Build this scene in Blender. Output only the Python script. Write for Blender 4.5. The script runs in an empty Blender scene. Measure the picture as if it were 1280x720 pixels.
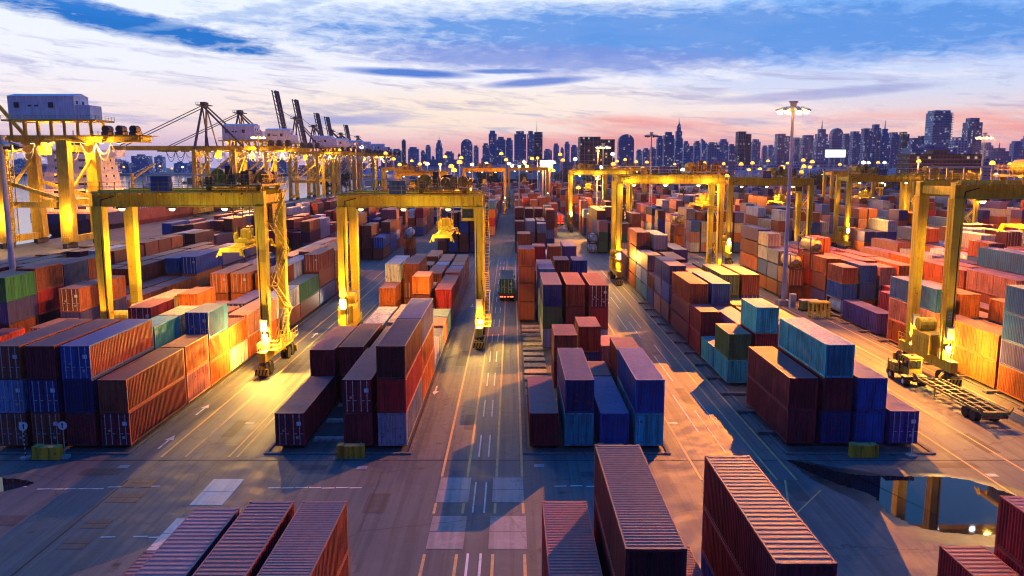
import bpy, math, random
from math import radians as R, pi, sin, cos, sqrt, atan2
from mathutils import Vector, Matrix
random.seed(7)
S = bpy.context.scene
COL = S.collection
# ------------------------------------------------------------------ camera
cam = bpy.data.objects.new('camera', bpy.data.cameras.new('camera')); COL.objects.link(cam)
cam.location = (0, 0, 24.06)
cam.rotation_euler = (R(90 - 8.635), 0, 0)
cam.data.sensor_width = 36; cam.data.lens = 1022.7 / 1280 * 36
cam.data.clip_start = 0.5; cam.data.clip_end = 20000
S.camera = cam
# ------------------------------------------------------------------ exposure
S.view_settings.view_transform = 'Standard'; S.view_settings.look = 'None'
S.view_settings.exposure = 0.0; S.view_settings.gamma = 1.0
S.render.engine = 'CYCLES'
S.cycles.use_denoising = True; S.cycles.denoiser = 'OPENIMAGEDENOISE'; S.cycles.denoising_prefilter = 'ACCURATE'; S.cycles.denoising_input_passes = 'RGB_ALBEDO_NORMAL'
S.cycles.use_light_tree = True; S.cycles.sample_clamp_indirect = 3.0; S.cycles.pixel_filter_type = 'BLACKMAN_HARRIS'; S.cycles.filter_width = 1.1
S.cycles.use_adaptive_sampling = False; S.cycles.max_bounces = 6; S.cycles.diffuse_bounces = 3; S.cycles.glossy_bounces = 3
# ------------------------------------------------------------------ node helper
class NT:
    def __init__(s, tree): s.t = tree; s.n = tree.nodes; s.l = tree.links
    def node(s, typ, **kw):
        n = s.n.new(typ)
        for k, v in kw.items(): setattr(n, k, v)
        return n
    def put(s, sock, v):
        if v is None: return
        if isinstance(v, bpy.types.NodeSocket): s.l.new(v, sock)
        else:
            if hasattr(sock.default_value, '__len__') and isinstance(v, (int, float)): v = (v,) * len(sock.default_value)
            if hasattr(sock.default_value, '__len__') and len(sock.default_value) == 4 and len(v) == 3: v = (*v, 1)
            sock.default_value = v
    def math(s, op, a, b=None, c=None, clamp=False):
        n = s.node('ShaderNodeMath', operation=op, use_clamp=clamp)
        s.put(n.inputs[0], a); s.put(n.inputs[1], b); s.put(n.inputs[2], c)
        return n.outputs[0]
    def mix(s, f, a, b, mode='MIX'):
        n = s.node('ShaderNodeMix', data_type='RGBA', blend_type=mode, clamp_factor=True)
        s.put(n.inputs[0], f); s.put(n.inputs[6], a); s.put(n.inputs[7], b)
        return n.outputs[2]
    def ramp(s, f, stops, interp='LINEAR'):
        n = s.node('ShaderNodeValToRGB'); cr = n.color_ramp; cr.interpolation = interp
        while len(cr.elements) > 1: cr.elements.remove(cr.elements[-1])
        for i, (p, c) in enumerate(stops):
            e = cr.elements[0] if i == 0 else cr.elements.new(p)
            e.position = p
            if isinstance(c, (int, float)): c = (c, c, c)
            e.color = (*c, 1)
        s.put(n.inputs[0], f)
        return n.outputs[0]
    def noise(s, vec, scale, detail=4, rough=0.55, dist=0.0):
        n = s.node('ShaderNodeTexNoise'); s.put(n.inputs['Vector'], vec)
        s.put(n.inputs['Scale'], scale); s.put(n.inputs['Detail'], detail); s.put(n.inputs['Roughness'], rough); s.put(n.inputs['Distortion'], dist)
        return n.outputs[0]
    def mapping(s, vec, loc=(0, 0, 0), rot=(0, 0, 0), scale=(1, 1, 1)):
        n = s.node('ShaderNodeMapping'); s.put(n.inputs[0], vec)
        n.inputs[1].default_value = loc; n.inputs[2].default_value = rot; n.inputs[3].default_value = scale
        return n.outputs[0]
    def sep(s, vec):
        n = s.node('ShaderNodeSeparateXYZ'); s.put(n.inputs[0], vec); return n.outputs
    def comb(s, x=0, y=0, z=0):
        n = s.node('ShaderNodeCombineXYZ'); s.put(n.inputs[0], x); s.put(n.inputs[1], y); s.put(n.inputs[2], z); return n.outputs[0]
# ------------------------------------------------------------------ world: dusk sky, a gradient with streaks of cloud, all by direction
W = bpy.data.worlds.new('World'); S.world = W; W.use_nodes = True
w = NT(W.node_tree); w.n.clear()
tc = w.node('ShaderNodeTexCoord')
dx, dy, dz = w.sep(tc.outputs['Generated'])
az = w.math('MULTIPLY', w.math('ARCTAN2', dx, dy), 180 / pi)            # degrees, 0 = straight down the yard, + right
el = w.math('MULTIPLY', w.math('ARCSINE', dz), 180 / pi)
K = lambda v: v ** 2.15
def C(r, g, b): return (K(r / 255), K(g / 255), K(b / 255))
# base gradient by elevation, west half (ahead) and the darker east half (behind)
e01 = w.math('DIVIDE', el, 90, clamp=True)
ahead = w.ramp(e01, [(0.0, C(222, 156, 166)), (0.014, C(246, 178, 168)), (0.026, C(248, 208, 196)), (0.05, C(208, 214, 236)), (0.08, C(178, 204, 250)),
                     (0.12, C(126, 184, 250)), (0.2, C(92, 164, 248)), (0.36, C(24, 136, 248)), (1.0, C(0, 124, 250))])
behind = w.ramp(e01, [(0.0, C(12, 34, 92)), (0.1, C(12, 46, 122)), (0.35, C(10, 66, 165)), (1.0, C(0, 124, 250))])
facing = w.math('MULTIPLY_ADD', dy, 0.9, 0.5, clamp=True)
base = w.mix(facing, behind, ahead)
# left of the yard the horizon is more lavender than pink
leftm = w.math('MULTIPLY_ADD', az, -0.06, -0.35, clamp=True)
lowm = w.math('SUBTRACT', 1.0, w.math('MULTIPLY', el, 0.2), clamp=True)
base = w.mix(w.math('MULTIPLY', w.math('MULTIPLY', leftm, lowm), 0.85), base, C(172, 180, 232))
# cloud coordinates: squeezed in elevation so that clouds lie in long streaks
cv = w.comb(w.math('MULTIPLY', az, 0.035), w.math('MULTIPLY', el, 0.22), 0.0)
warp = w.noise(cv, 1.6, 4)
cv2 = w.comb(w.math('MULTIPLY_ADD', az, 0.052, w.math('MULTIPLY', warp, 0.8)), w.math('ADD', w.math('MULTIPLY_ADD', w.math('MULTIPLY', az, 0.022), 1.0, w.math('MULTIPLY', el, 0.27)), w.math('MULTIPLY', warp, 0.35)), 0.3)
n4 = w.noise(w.comb(w.math('MULTIPLY', az, 0.22), w.math('MULTIPLY', el, 0.8), 0.0), 2.6, 10, 0.68, 0.4)
n1 = w.noise(cv2, 2.2, 12, 0.64, 0.2)
n2 = w.noise(w.mapping(cv2, loc=(3.1, 1.7, 0.2), scale=(1.3, 2.2, 1)), 3.0, 9, 0.62, 0.2)
n3 = w.noise(w.mapping(cv2, loc=(8.1, 4.7, 0.9), scale=(0.6, 1.1, 1)), 1.5, 6, 0.6)
def band(e0, e1, soft):   # smooth 0..1..0 over elevation
    a = w.math('DIVIDE', w.math('SUBTRACT', el, e0 - soft), soft, clamp=True)
    b = w.math('DIVIDE', w.math('SUBTRACT', e1 + soft, el), soft, clamp=True)
    return w.math('MULTIPLY', a, b)
# white lit cloud sheet
wl = w.math('MULTIPLY_ADD', az, -0.022, 0.50)                           # more of it to the left
wm = w.ramp(w.math('ADD', n1, w.math('MULTIPLY', wl, 0.55)), [(0.54, 0.0), (0.68, 0.8), (0.8, 1.0)])
wm = w.math('MULTIPLY', wm, band(3.2, 26, 3.0))
ahm = w.math('MULTIPLY_ADD', dy, 3.0, 0.2, clamp=True)
wm = w.math('MULTIPLY', wm, ahm)
whitec = w.ramp(w.math('DIVIDE', el, 12, clamp=True), [(0.0, C(255, 200, 196)), (0.3, C(248, 230, 226)), (0.5, C(238, 238, 248)), (1.0, C(228, 240, 252))])
sky = w.mix(w.math('MULTIPLY', wm, 0.97), base, whitec)
# cream glow sheet low in the middle
glow = w.math('MULTIPLY', band(2.6, 4.4, 1.2), w.math('MULTIPLY_ADD', w.math('ABSOLUTE', w.math('ADD', az, 4.0)), -0.05, 1.05, clamp=True))
sky = w.mix(w.math('MULTIPLY', glow, w.math('MULTIPLY_ADD', n2, 1.8, -0.30, clamp=True)), sky, C(255, 232, 200))
# mauve streaks near the horizon
ms = w.ramp(n2, [(0.5, 0.0), (0.66, 1.0)])
sky = w.mix(w.math('MULTIPLY', w.math('MULTIPLY', ms, band(1.6, 6.8, 1.6)), 0.62), sky, C(158, 160, 206))
rs = w.ramp(n3, [(0.46, 0.0), (0.62, 1.0)])
sky = w.mix(w.math('MULTIPLY', w.math('MULTIPLY', rs, band(0.9, 2.8, 0.7)), w.math('MULTIPLY_ADD', az, 0.05, 0.75, clamp=True)), sky, C(240, 154, 146))
# named cloud masses: (azimuth, elevation, half length, half height, tilt, colour, strength, edge noise)
def mass(sky, a0, e0, la, le, tilt, col, k=1.0, rag=0.55):
    t = R(tilt)
    u = w.math('SUBTRACT', az, a0); v = w.math('SUBTRACT', el, e0)
    uu = w.math('ADD', w.math('MULTIPLY', u, cos(t)), w.math('MULTIPLY', v, sin(t)))
    vv = w.math('SUBTRACT', w.math('MULTIPLY', v, cos(t)), w.math('MULTIPLY', u, sin(t)))
    q = w.math('ADD', w.math('POWER', w.math('ABSOLUTE', w.math('DIVIDE', uu, la)), 2.0), w.math('POWER', w.math('ABSOLUTE', w.math('DIVIDE', vv, le)), 2.0))
    q = w.math('ADD', q, w.math('MULTIPLY', w.math('SUBTRACT', w.math('MULTIPLY_ADD', n4, 0.6, w.math('MULTIPLY', n2, 0.4)), 0.5), rag * 9))
    m = w.math('MULTIPLY', w.math('MULTIPLY_ADD', q, -0.9, 1.25, clamp=True), k)
    return w.mix(m, sky, col)
sky = mass(sky, 14, 8.4, 32, 2.0, -1.0, C(78, 138, 218), 0.90, 0.40)
sky = mass(sky, 2, 7.0, 13, 1.0, -2, C(120, 142, 214), 0.75, 0.4)
sky = mass(sky, -24.5, 8.55, 9.5, 0.80, -9, C(40, 112, 196), 1.0, 0.42)
sky = mass(sky, -31, 10.0, 8.0, 0.55, -9, C(46, 118, 204), 0.95, 0.40)
sky = mass(sky, -17, 9.6, 7.0, 0.35, 12, C(150, 180, 228), 0.6, 0.4)
sky = mass(sky, -7.0, 6.05, 4.6, 0.30, -2, C(66, 116, 204), 0.95, 0.10)
sky = mass(sky, -0.5, 6.2, 3.0, 0.17, 0, C(76, 122, 206), 0.85, 0.08)
sky = mass(sky, 1.8, 5.5, 3.8, 0.30, 4, C(90, 124, 206), 0.9, 0.12)
sky = mass(sky, -11, 2.9, 4.0, 0.35, 3, C(150, 156, 212), 0.7, 0.15)
sky = mass(sky, 20, 4.4, 7.0, 0.35, 3, C(140, 148, 205), 0.6, 0.15)
bg = w.node('ShaderNodeBackground'); w.put(bg.inputs[0], sky); bg.inputs[1].default_value = 1.12
W.cycles.sampling_method = 'MANUAL'; W.cycles.sample_map_resolution = 512
wo = w.node('ShaderNodeOutputWorld'); w.l.new(bg.outputs[0], wo.inputs[0])
SKY_STRENGTH = bg.inputs[1]
# ------------------------------------------------------------------ lamps (of masts, cranes, ship and trucks; some fill lamps added at cranes)
ORANGE = (1.0, 0.29, 0.02); YELLOW = (1.0, 0.52, 0.07)
def lamp(kind, loc, power, col, radius=0.3, aim=None, cone=150, blend=0.6, parent=None):
    d = bpy.data.lights.new('lamp_light', kind); d.energy = power; d.color = col; d.shadow_soft_size = radius
    o = bpy.data.objects.new('lamp_light', d); COL.objects.link(o); o.location = loc
    if kind == 'SPOT':
        d.spot_size = R(cone); d.spot_blend = blend
        o.rotation_euler = (Vector(aim) - Vector(loc)).to_track_quat('-Z', 'Y').to_euler()
    return o
MAST_POWER = 840000
# ------------------------------------------------------------------ tags
def tag(o, label=None, cat=None, group=None, kind=None):
    if label: o['label'] = label
    if cat: o['category'] = cat
    if group: o['group'] = group
    if kind: o['kind'] = kind
    return o
def thing(name, label, cat, loc=(0, 0, 0), rz=0.0, group=None):
    o = bpy.data.objects.new(name, None); COL.objects.link(o); o.location = loc; o.rotation_euler.z = rz
    o.empty_display_size = 0.5
    return tag(o, label, cat, group)
# ------------------------------------------------------------------ materials
def mat(name, rough=0.6, metal=0.0, spec=0.4):
    m = bpy.data.materials.new(name); m.use_nodes = True
    t = NT(m.node_tree); b = m.node_tree.nodes['Principled BSDF']
    b.inputs['Roughness'].default_value = rough; b.inputs['Metallic'].default_value = metal
    b.inputs['Specular IOR Level'].default_value = spec
    return m, t, b
def emit(name, col, k):
    m, t, b = mat(name); b.inputs['Base Color'].default_value = (0.02, 0.02, 0.02, 1)
    b.inputs['Emission Color'].default_value = (*col, 1); b.inputs['Emission Strength'].default_value = k
    return m
def painted(name, col, dirt=0.72, rust=0.5, rough=0.5, dust_sky=0.55, vary=0.25):
    """weathered painted steel in object space: fading, vertical grime runs, rust specks, dusty upward faces paled to paint in reflected sky"""
    m, t, b = mat(name, rough)
    tc = t.node('ShaderNodeTexCoord'); oi = t.node('ShaderNodeObjectInfo')
    off = t.math('MULTIPLY', oi.outputs['Random'], 57.0)
    va = t.node('ShaderNodeVectorMath', operation='ADD'); t.put(va.inputs[0], tc.outputs['Object']); t.put(va.inputs[1], off)
    p = va.outputs[0]
    fade = t.noise(p, 0.35, 4)
    runs = t.noise(t.mapping(p, scale=(2.2, 2.2, 0.16)), 1.4, 6, 0.65)
    spots = t.noise(p, 2.6, 7, 0.7)
    c = t.mix(t.math('MULTIPLY', t.math('SUBTRACT', fade, 0.38), 2.4, clamp=True), col, tuple(min(1, x * 1.7 + 0.008) for x in col))
    c = t.mix(t.ramp(runs, [(0.44, 0.0), (0.66, min(1, dirt * 1.4))]), c, tuple(x * 0.40 + 0.008 for x in col))
    c = t.mix(t.ramp(spots, [(0.57, 0.0), (0.66, min(1, rust * 1.8))]), c, (0.14, 0.045, 0.018))
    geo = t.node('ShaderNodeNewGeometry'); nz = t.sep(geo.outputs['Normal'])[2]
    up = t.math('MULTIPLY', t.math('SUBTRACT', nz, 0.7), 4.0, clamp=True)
    c = t.mix(t.math('MULTIPLY', up, t.math('MULTIPLY', t.ramp(spots, [(0.3, 0.5), (0.65, 1.0)]), dust_sky)), c, (0.33, 0.235, 0.225))  # dusty tops, made paler to paint in the sky they reflect
    br = t.math('MULTIPLY_ADD', t.math('FRACT', t.math('MULTIPLY', oi.outputs['Random'], 13.7)), 2 * vary, 1 - vary)
    hs = t.node('ShaderNodeHueSaturation'); t.put(hs.inputs['Value'], br); t.put(hs.inputs['Color'], c)
    t.put(b.inputs['Base Color'], hs.outputs[0])
    t.put(b.inputs['Roughness'], t.math('MULTIPLY_ADD', spots, 0.45, rough - 0.08))
    b.inputs['Specular IOR Level'].default_value = 0.3
    bp = t.node('ShaderNodeBump'); bp.inputs['Strength'].default_value = 0.15; bp.inputs['Distance'].default_value = 0.03
    t.put(bp.inputs['Height'], fade); t.l.new(bp.outputs[0], b.inputs['Normal'])
    return m
PALETTE = {  # container paints, one letter each; capital = high cube
 'r': ('rust brown', (0.27, 0.062, 0.028)), 'm': ('maroon', (0.17, 0.018, 0.028)), 'd': ('red', (0.42, 0.022, 0.028)),
 'b': ('blue', (0.004, 0.085, 0.31)), 'n': ('navy blue', (0.003, 0.036, 0.15)), 't': ('teal', (0.010, 0.38, 0.44)),
 'g': ('dark green', (0.02, 0.13, 0.055)), 'o': ('orange', (0.50, 0.12, 0.02)), 'w': ('white', (0.62, 0.58, 0.55)),
 'y': ('grey', (0.30, 0.33, 0.38)), 'p': ('salmon pink', (0.52, 0.20, 0.15)), 'k': ('dark brown', (0.11, 0.026, 0.022)),
 'l': ('light blue', (0.17, 0.28, 0.46)), 'c': ('sea green', (0.16, 0.42, 0.34)), 'e': ('olive green', (0.13, 0.16, 0.05)),
 'v': ('violet blue', (0.06, 0.045, 0.22)), 'u': ('plum purple', (0.105, 0.05, 0.085)), 'a': ('cream', (0.60, 0.44, 0.28))}
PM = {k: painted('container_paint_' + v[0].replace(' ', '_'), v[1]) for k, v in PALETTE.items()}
M_STEEL, t_, b_ = mat('galvanised_steel', 0.45, 0.3); b_.inputs['Base Color'].default_value = (0.42, 0.42, 0.43, 1)
M_BAR, t_, b_ = mat('locking_bar_zinc', 0.4, 0.3); b_.inputs['Base Color'].default_value = (0.55, 0.54, 0.55, 1)
M_DARK, t_, b_ = mat('dark_rubber', 0.8); b_.inputs['Base Color'].default_value = (0.02, 0.02, 0.022, 1)
M_GLASS, t_, b_ = mat('window_glass', 0.08, 0.0, 0.8); b_.inputs['Base Color'].default_value = (0.03, 0.04, 0.05, 1)
M_CRANE = painted('crane_yellow_paint', (0.74, 0.47, 0.025), 0.38, 0.22, 0.45, 0.2, 0.05)
M_CRANE2 = painted('crane_olive_shade_paint', (0.50, 0.33, 0.04), 0.6, 0.5, 0.5, 0.2, 0.08)
M_MACH = painted('machinery_dark_paint', (0.10, 0.085, 0.06), 0.5, 0.4)
M_MACHY = painted('machinery_yellow_paint', (0.50, 0.34, 0.03), 0.7, 0.6)
M_HOUSE = painted('machine_house_cladding', (0.86, 0.77, 0.80), 0.4, 0.1, 0.6, 0.1, 0.05)
M_BLUEBOX = painted('cabinet_blue_paint', (0.03, 0.09, 0.28))
M_QUAYCR = painted('quay_crane_paint', (0.66, 0.42, 0.035), 0.4, 0.25, 0.5, 0.2, 0.05)
M_BOOM = painted('boom_grey_paint', (0.16, 0.13, 0.12), 0.5, 0.4)
M_WHITEP = painted('white_paint', (0.72, 0.72, 0.70), 0.3, 0.15)
M_REDP = painted('red_paint', (0.55, 0.05, 0.03), 0.3, 0.1)
M_CONC = painted('concrete', (0.34, 0.32, 0.29), 0.5, 0.12, 0.85, 0.2, 0.12)
M_SLP = painted('sleeper_concrete', (0.19, 0.18, 0.15), 0.6, 0.1, 0.9, 0.1, 0.15)
M_BLOCKY = painted('barrier_yellow_paint', (0.88, 0.40, 0.02), 0.7, 0.4, 0.7)
E_OR = emit('sodium_lamp_glass', (1.0, 0.34, 0.03), 5.0)
E_YE = emit('flood_lamp_glass', (1.0, 0.72, 0.25), 22)
E_WH = emit('white_lamp_glass', (0.85, 0.95, 1.0), 8)
E_RED = emit('tail_lamp_glass', (1.0, 0.08, 0.03), 9)
M_KERB = painted('dark_worn_kerb_concrete', (0.12, 0.115, 0.11), 0.6, 0.1, 0.9, 0.1, 0.1)
E_FAR = emit('quay_lamp_glass', (1.0, 0.8, 0.5), 7)
E_ROPE = emit('glowing_festoon_cable', (1.0, 0.86, 0.62), 1.6)  # unassigned; cable glow standing in for lamplight
# ------------------------------------------------------------------ mesh builder
class MB:
    def __init__(s): s.v = []; s.f = []; s.m = []; s.cur = 0
    def quad(s, a, b, c, d):
        i = len(s.v); s.v += [a, b, c, d]; s.f.append((i, i + 1, i + 2, i + 3)); s.m.append(s.cur)
    def box(s, x0, x1, y0, y1, z0, z1, m=None):
        i = len(s.v)
        s.v += [(x0, y0, z0), (x1, y0, z0), (x1, y1, z0), (x0, y1, z0), (x0, y0, z1), (x1, y0, z1), (x1, y1, z1), (x0, y1, z1)]
        for q in ((0, 3, 2, 1), (4, 5, 6, 7), (0, 1, 5, 4), (1, 2, 6, 5), (2, 3, 7, 6), (3, 0, 4, 7)):
            s.f.append(tuple(i + k for k in q)); s.m.append(s.cur if m is None else m)
        return s
    def beam(s, p, q, wx, wy=None, m=None, q2=None):
        """rectangular bar from p to q; q2 = end width (taper)"""
        p = Vector(p); q = Vector(q); d = (q - p)
        if d.length < 1e-6: return s
        d.normalize(); wy = wy or wx
        up = Vector((0, 0, 1)) if abs(d.z) < 0.95 else Vector((0, 1, 0))
        a = d.cross(up).normalized(); b = a.cross(d).normalized()
        i = len(s.v)
        for (c, k) in ((p, 1.0), (q, (q2 / wx) if q2 else 1.0)):
            for sx, sy in ((-1, -1), (1, -1), (1, 1), (-1, 1)):
                s.v.append(tuple(c + a * (sx * wx * k / 2) + b * (sy * wy * k / 2)))
        for qd in ((0, 1, 2, 3), (7, 6, 5, 4), (0, 4, 5, 1), (1, 5, 6, 2), (2, 6, 7, 3), (3, 7, 4, 0)):
            s.f.append(tuple(i + k for k in qd)); s.m.append(s.cur if m is None else m)
        return s
    def tube(s, p, q, r, n=8, m=None, r2=None, caps=True):
        p = Vector(p); q = Vector(q); d = (q - p).normalized(); r2 = r if r2 is None else r2
        up = Vector((0, 0, 1)) if abs(d.z) < 0.95 else Vector((1, 0, 0))
        a = d.cross(up).normalized(); b = a.cross(d).normalized(); i = len(s.v)
        for (c, rr) in ((p, r), (q, r2)):
            for k in range(n):
                an = 2 * pi * k / n; s.v.append(tuple(c + a * (cos(an) * rr) + b * (sin(an) * rr)))
        mm = s.cur if m is None else m
        for k in range(n):
            k2 = (k + 1) % n; s.f.append((i + k, i + k2, i + n + k2, i + n + k)); s.m.append(mm)
        if caps:
            s.f.append(tuple(i + k for k in reversed(range(n)))); s.m.append(mm)
            s.f.append(tuple(i + n + k for k in range(n))); s.m.append(mm)
        return s
    def path(s, pts, r, n=5, m=None):
        for a, b in zip(pts[:-1], pts[1:]): s.tube(a, b, r, n, m, caps=False)
        return s
    def prism(s, poly, y0, y1, axis='y', m=None):
        """extrude polygon [(u,v)] along an axis"""
        i = len(s.v); n = len(poly); mm = s.cur if m is None else m
        for yy in (y0, y1):
            for (u, v) in poly:
                s.v.append((u, yy, v) if axis == 'y' else ((yy, u, v) if axis == 'x' else (u, v, yy)))
        for k in range(n):
            k2 = (k + 1) % n; s.f.append((i + k, i + k2, i + n + k2, i + n + k)); s.m.append(mm)
        s.f.append(tuple(i + k for k in reversed(range(n)))); s.m.append(mm)
        s.f.append(tuple(i + n + k for k in range(n))); s.m.append(mm)
        return s
    def dome(s, c, r, n=10, rings=4, squash=1.0, m=None):
        mm = s.cur if m is None else m; i = len(s.v)
        for j in range(rings + 1):
            a = pi / 2 * j / rings
            for k in range(n):
                an = 2 * pi * k / n
                s.v.append((c[0] + cos(an) * cos(a) * r, c[1] + sin(an) * cos(a) * r, c[2] + sin(a) * r * squash))
        for j in range(rings):
            for k in range(n):
                k2 = (k + 1) % n; s.f.append((i + j * n + k, i + j * n + k2, i + (j + 1) * n + k2, i + (j + 1) * n + k)); s.m.append(mm)
        return s
    def rail(s, pts, h=1.1, step=2.0, r=0.03, m=None):
        """handrail: top and mid rail with posts along a polyline"""
        for a, b in zip(pts[:-1], pts[1:]):
            a = Vector(a); b = Vector(b); L = (b - a).length; n = max(1, int(L / step))
            for hh in (h, h * 0.55): s.beam(a + Vector((0, 0, hh)), b + Vector((0, 0, hh)), r * 1.6, None, m)
            for k in range(n + 1):
                p = a.lerp(b, k / n); s.beam(p, p + Vector((0, 0, h)), r * 2, None, m)
        return s
    def mesh(s, name, mats):
        me = bpy.data.meshes.new(name); me.from_pydata(s.v, [], s.f); 
        for x in (mats if isinstance(mats, (list, tuple)) else [mats]): me.materials.append(x)
        me.polygons.foreach_set('material_index', s.m); me.update()
        return me
    def build(s, name, mats, parent=None, loc=None):
        o = bpy.data.objects.new(name, s.mesh(name, mats)); COL.objects.link(o)
        if parent: o.parent = parent
        if loc: o.location = loc
        return o
def add(me, name, parent, mats=None, loc=None, rz=0):
    o = bpy.data.objects.new(name, me); COL.objects.link(o); o.parent = parent
    if mats:
        for i, x in enumerate(mats):
            o.material_slots[i].link = 'OBJECT'; o.material_slots[i].material = x
    if loc: o.location = loc
    if rz: o.rotation_euler.z = rz
    return o
def struct(mb, name, mats): o = mb.build(name, mats); o['kind'] = 'structure'; return o
# ================================================================== GROUND
def ground_mat(name, base, patch, scale=1.0, rough=0.85, wet=0.0, ty=0.5):
    m, t, b = mat(name, rough)
    tc = t.node('ShaderNodeTexCoord'); p = tc.outputs['Object']
    big = t.noise(p, 0.045 * scale, 5, 0.6); mid = t.noise(p, 0.5 * scale, 6, 0.65); fine = t.noise(p, 9 * scale, 3, 0.7)
    tyre = t.noise(t.mapping(p, scale=(1.6, 0.035, 1)), 1.0, 5, 0.6)
    sweep = t.noise(t.mapping(p, rot=(0, 0, 0.5), scale=(0.5, 0.05, 1)), 1.0, 5, 0.7, 1.5)
    c = t.mix(t.ramp(big, [(0.35, 0.0), (0.65, 1.0)]), base, patch)
    c = t.mix(t.ramp(tyre, [(0.46, 0.0), (0.60, ty)]), c, tuple(x * 0.38 for x in base))
    c = t.mix(t.ramp(sweep, [(0.55, 0.0), (0.7, 0.45)]), c, tuple(x * 0.5 for x in base))
    c = t.mix(t.ramp(mid, [(0.5, 0.0), (0.75, 0.5)]), c, tuple(min(1, x * 1.6) for x in base))
    c = t.mix(t.ramp(fine, [(0.35, 0.35), (0.6, 0.0)]), c, tuple(x * 0.5 for x in base))
    # fine cracks and oil spots
    vo = t.node('ShaderNodeTexVoronoi', feature='DISTANCE_TO_EDGE'); vo.inputs['Scale'].default_value = 0.11
    wv = t.node('ShaderNodeVectorMath', operation='ADD'); t.put(wv.inputs[0], p); t.put(wv.inputs[1], t.math('MULTIPLY', mid, 3.0)); t.l.new(wv.outputs[0], vo.inputs['Vector'])
    c = t.mix(t.ramp(vo.outputs['Distance'], [(0.0, 0.75), (0.006, 0.0)]), c, (0.02, 0.02, 0.02))
    oil = t.noise(t.mapping(p, loc=(40, 7, 0)), 0.35, 3, 0.5)
    c = t.mix(t.ramp(oil, [(0.68, 0.0), (0.73, 0.8)]), c, (0.025, 0.022, 0.02))
    t.put(b.inputs['Base Color'], c)
    t.put(b.inputs['Roughness'], t.ramp(mid, [(0.35, rough - 0.28 - wet), (0.7, rough)]))
    bp = t.node('ShaderNodeBump'); bp.inputs['Strength'].default_value = 0.35; bp.inputs['Distance'].default_value = 0.02
    t.put(bp.inputs['Height'], t.math('ADD', fine, mid)); t.l.new(bp.outputs[0], b.inputs['Normal'])
    return m
G_ASPH = ground_mat('yard_asphalt', (0.078, 0.094, 0.104), (0.115, 0.128, 0.134))
G_LANE = ground_mat('runway_concrete', (0.150, 0.152, 0.145), (0.115, 0.120, 0.118), 1.2, ty=0.85)
G_BED = ground_mat('bed_gravelly_asphalt', (0.050, 0.048, 0.050), (0.075, 0.070, 0.066), 1.5)
G_SLAB = ground_mat('pale_concrete_slab', (0.62, 0.58, 0.54), (0.50, 0.46, 0.43), 2.0, 0.8)
G_SLABB = ground_mat('worn_concrete_slab', (0.34, 0.31, 0.30), (0.25, 0.23, 0.225), 2.0, 0.8)
G_SLABR = ground_mat('brown_patch_asphalt', (0.13, 0.075, 0.070), (0.15, 0.09, 0.08), 2.0, 0.8)
G_CITY = ground_mat('city_ground', (0.060, 0.060, 0.064), (0.085, 0.080, 0.080), 0.1)
def sheet(name, x0, x1, y0, y1, z, m, nx=1, ny=1):
    b = MB(); b.quad((x0, y0, z), (x1, y0, z), (x1, y1, z), (x0, y1, z)); return struct(b, name, m)
g = MB()
QX = -149.0
for (x0, x1, y0, y1) in ((QX, 4500, -400, 1900), (-4500, 4500, 1900, 4600)):
    g.quad((x0, y0, 0), (x1, y0, 0), (x1, y1, 0), (x0, y1, 0))
# quay wall faces down to the river
g.quad((QX, -400, 0), (QX, 1900, 0), (QX, 1900, -4), (QX, -400, -4))
g.quad((-4500, 1900, 0), (QX, 1900, 0), (QX, 1900, -4), (-4500, 1900, -4))
struct(g, 'ground', G_ASPH)
m_, t, b = mat('river_water', 0.09, 0.0, 0.6)
tc = t.node('ShaderNodeTexCoord'); b.inputs['Base Color'].default_value = (0.10, 0.13, 0.17, 1)
bp = t.node('ShaderNodeBump'); bp.inputs['Strength'].default_value = 0.25; bp.inputs['Distance'].default_value = 0.3
t.put(bp.inputs['Height'], t.noise(t.mapping(tc.outputs['Object'], scale=(0.3, 0.12, 1)), 1.0, 5)); t.l.new(bp.outputs[0], b.inputs['Normal'])
g = MB(); g.quad((-4500, -400, -2.6), (QX, -400, -2.6), (QX, 1900, -2.6), (-4500, 1900, -2.6)); struct(g, 'river', m_)
# the lanes: pale concrete runways on which the gantry cranes and trucks run (4 mm above the ground)
BEDS = [(-46.6, -32.3), (-20.5, -8.7), (1.2, 13.0), (23.2, 35.2), (51.2, 63.3), (-69.0, -52.6)]
for (x0, x1, y0, y1) in ((-31.6, -21.3, 64.6, 190), (-7.9, 1.0, 64.6, 205), (13.5, 22.8, 64.6, 185), (36.0, 50.7, 64.6, 260), (-52.3, -46.9, 64.6, 190)):
    sheet('lane_surface', x0, x1, y0, y1, 0.004, G_LANE)
for (x0, x1) in BEDS:
    sheet('container_bed', x0, x1, 65.9, 183, 0.008, G_BED)
sheet('cross_road', -78, 110, 190, 212, 0.008, G_LANE)
sheet('quay_apron', -149, -98, 120, 1500, 0.004, G_LANE)
# concrete kerb strips round the near beds
kb = MB()
for (x0, x1) in BEDS[:5]:
    kb.box(x0 - 0.28, x0, 65.6, 183, 0, 0.10); kb.box(x1, x1 + 0.28, 65.6, 183, 0, 0.10); kb.box(x0, x1, 65.6, 65.88, 0, 0.098)
struct(kb, 'kerb', M_KERB)
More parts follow.
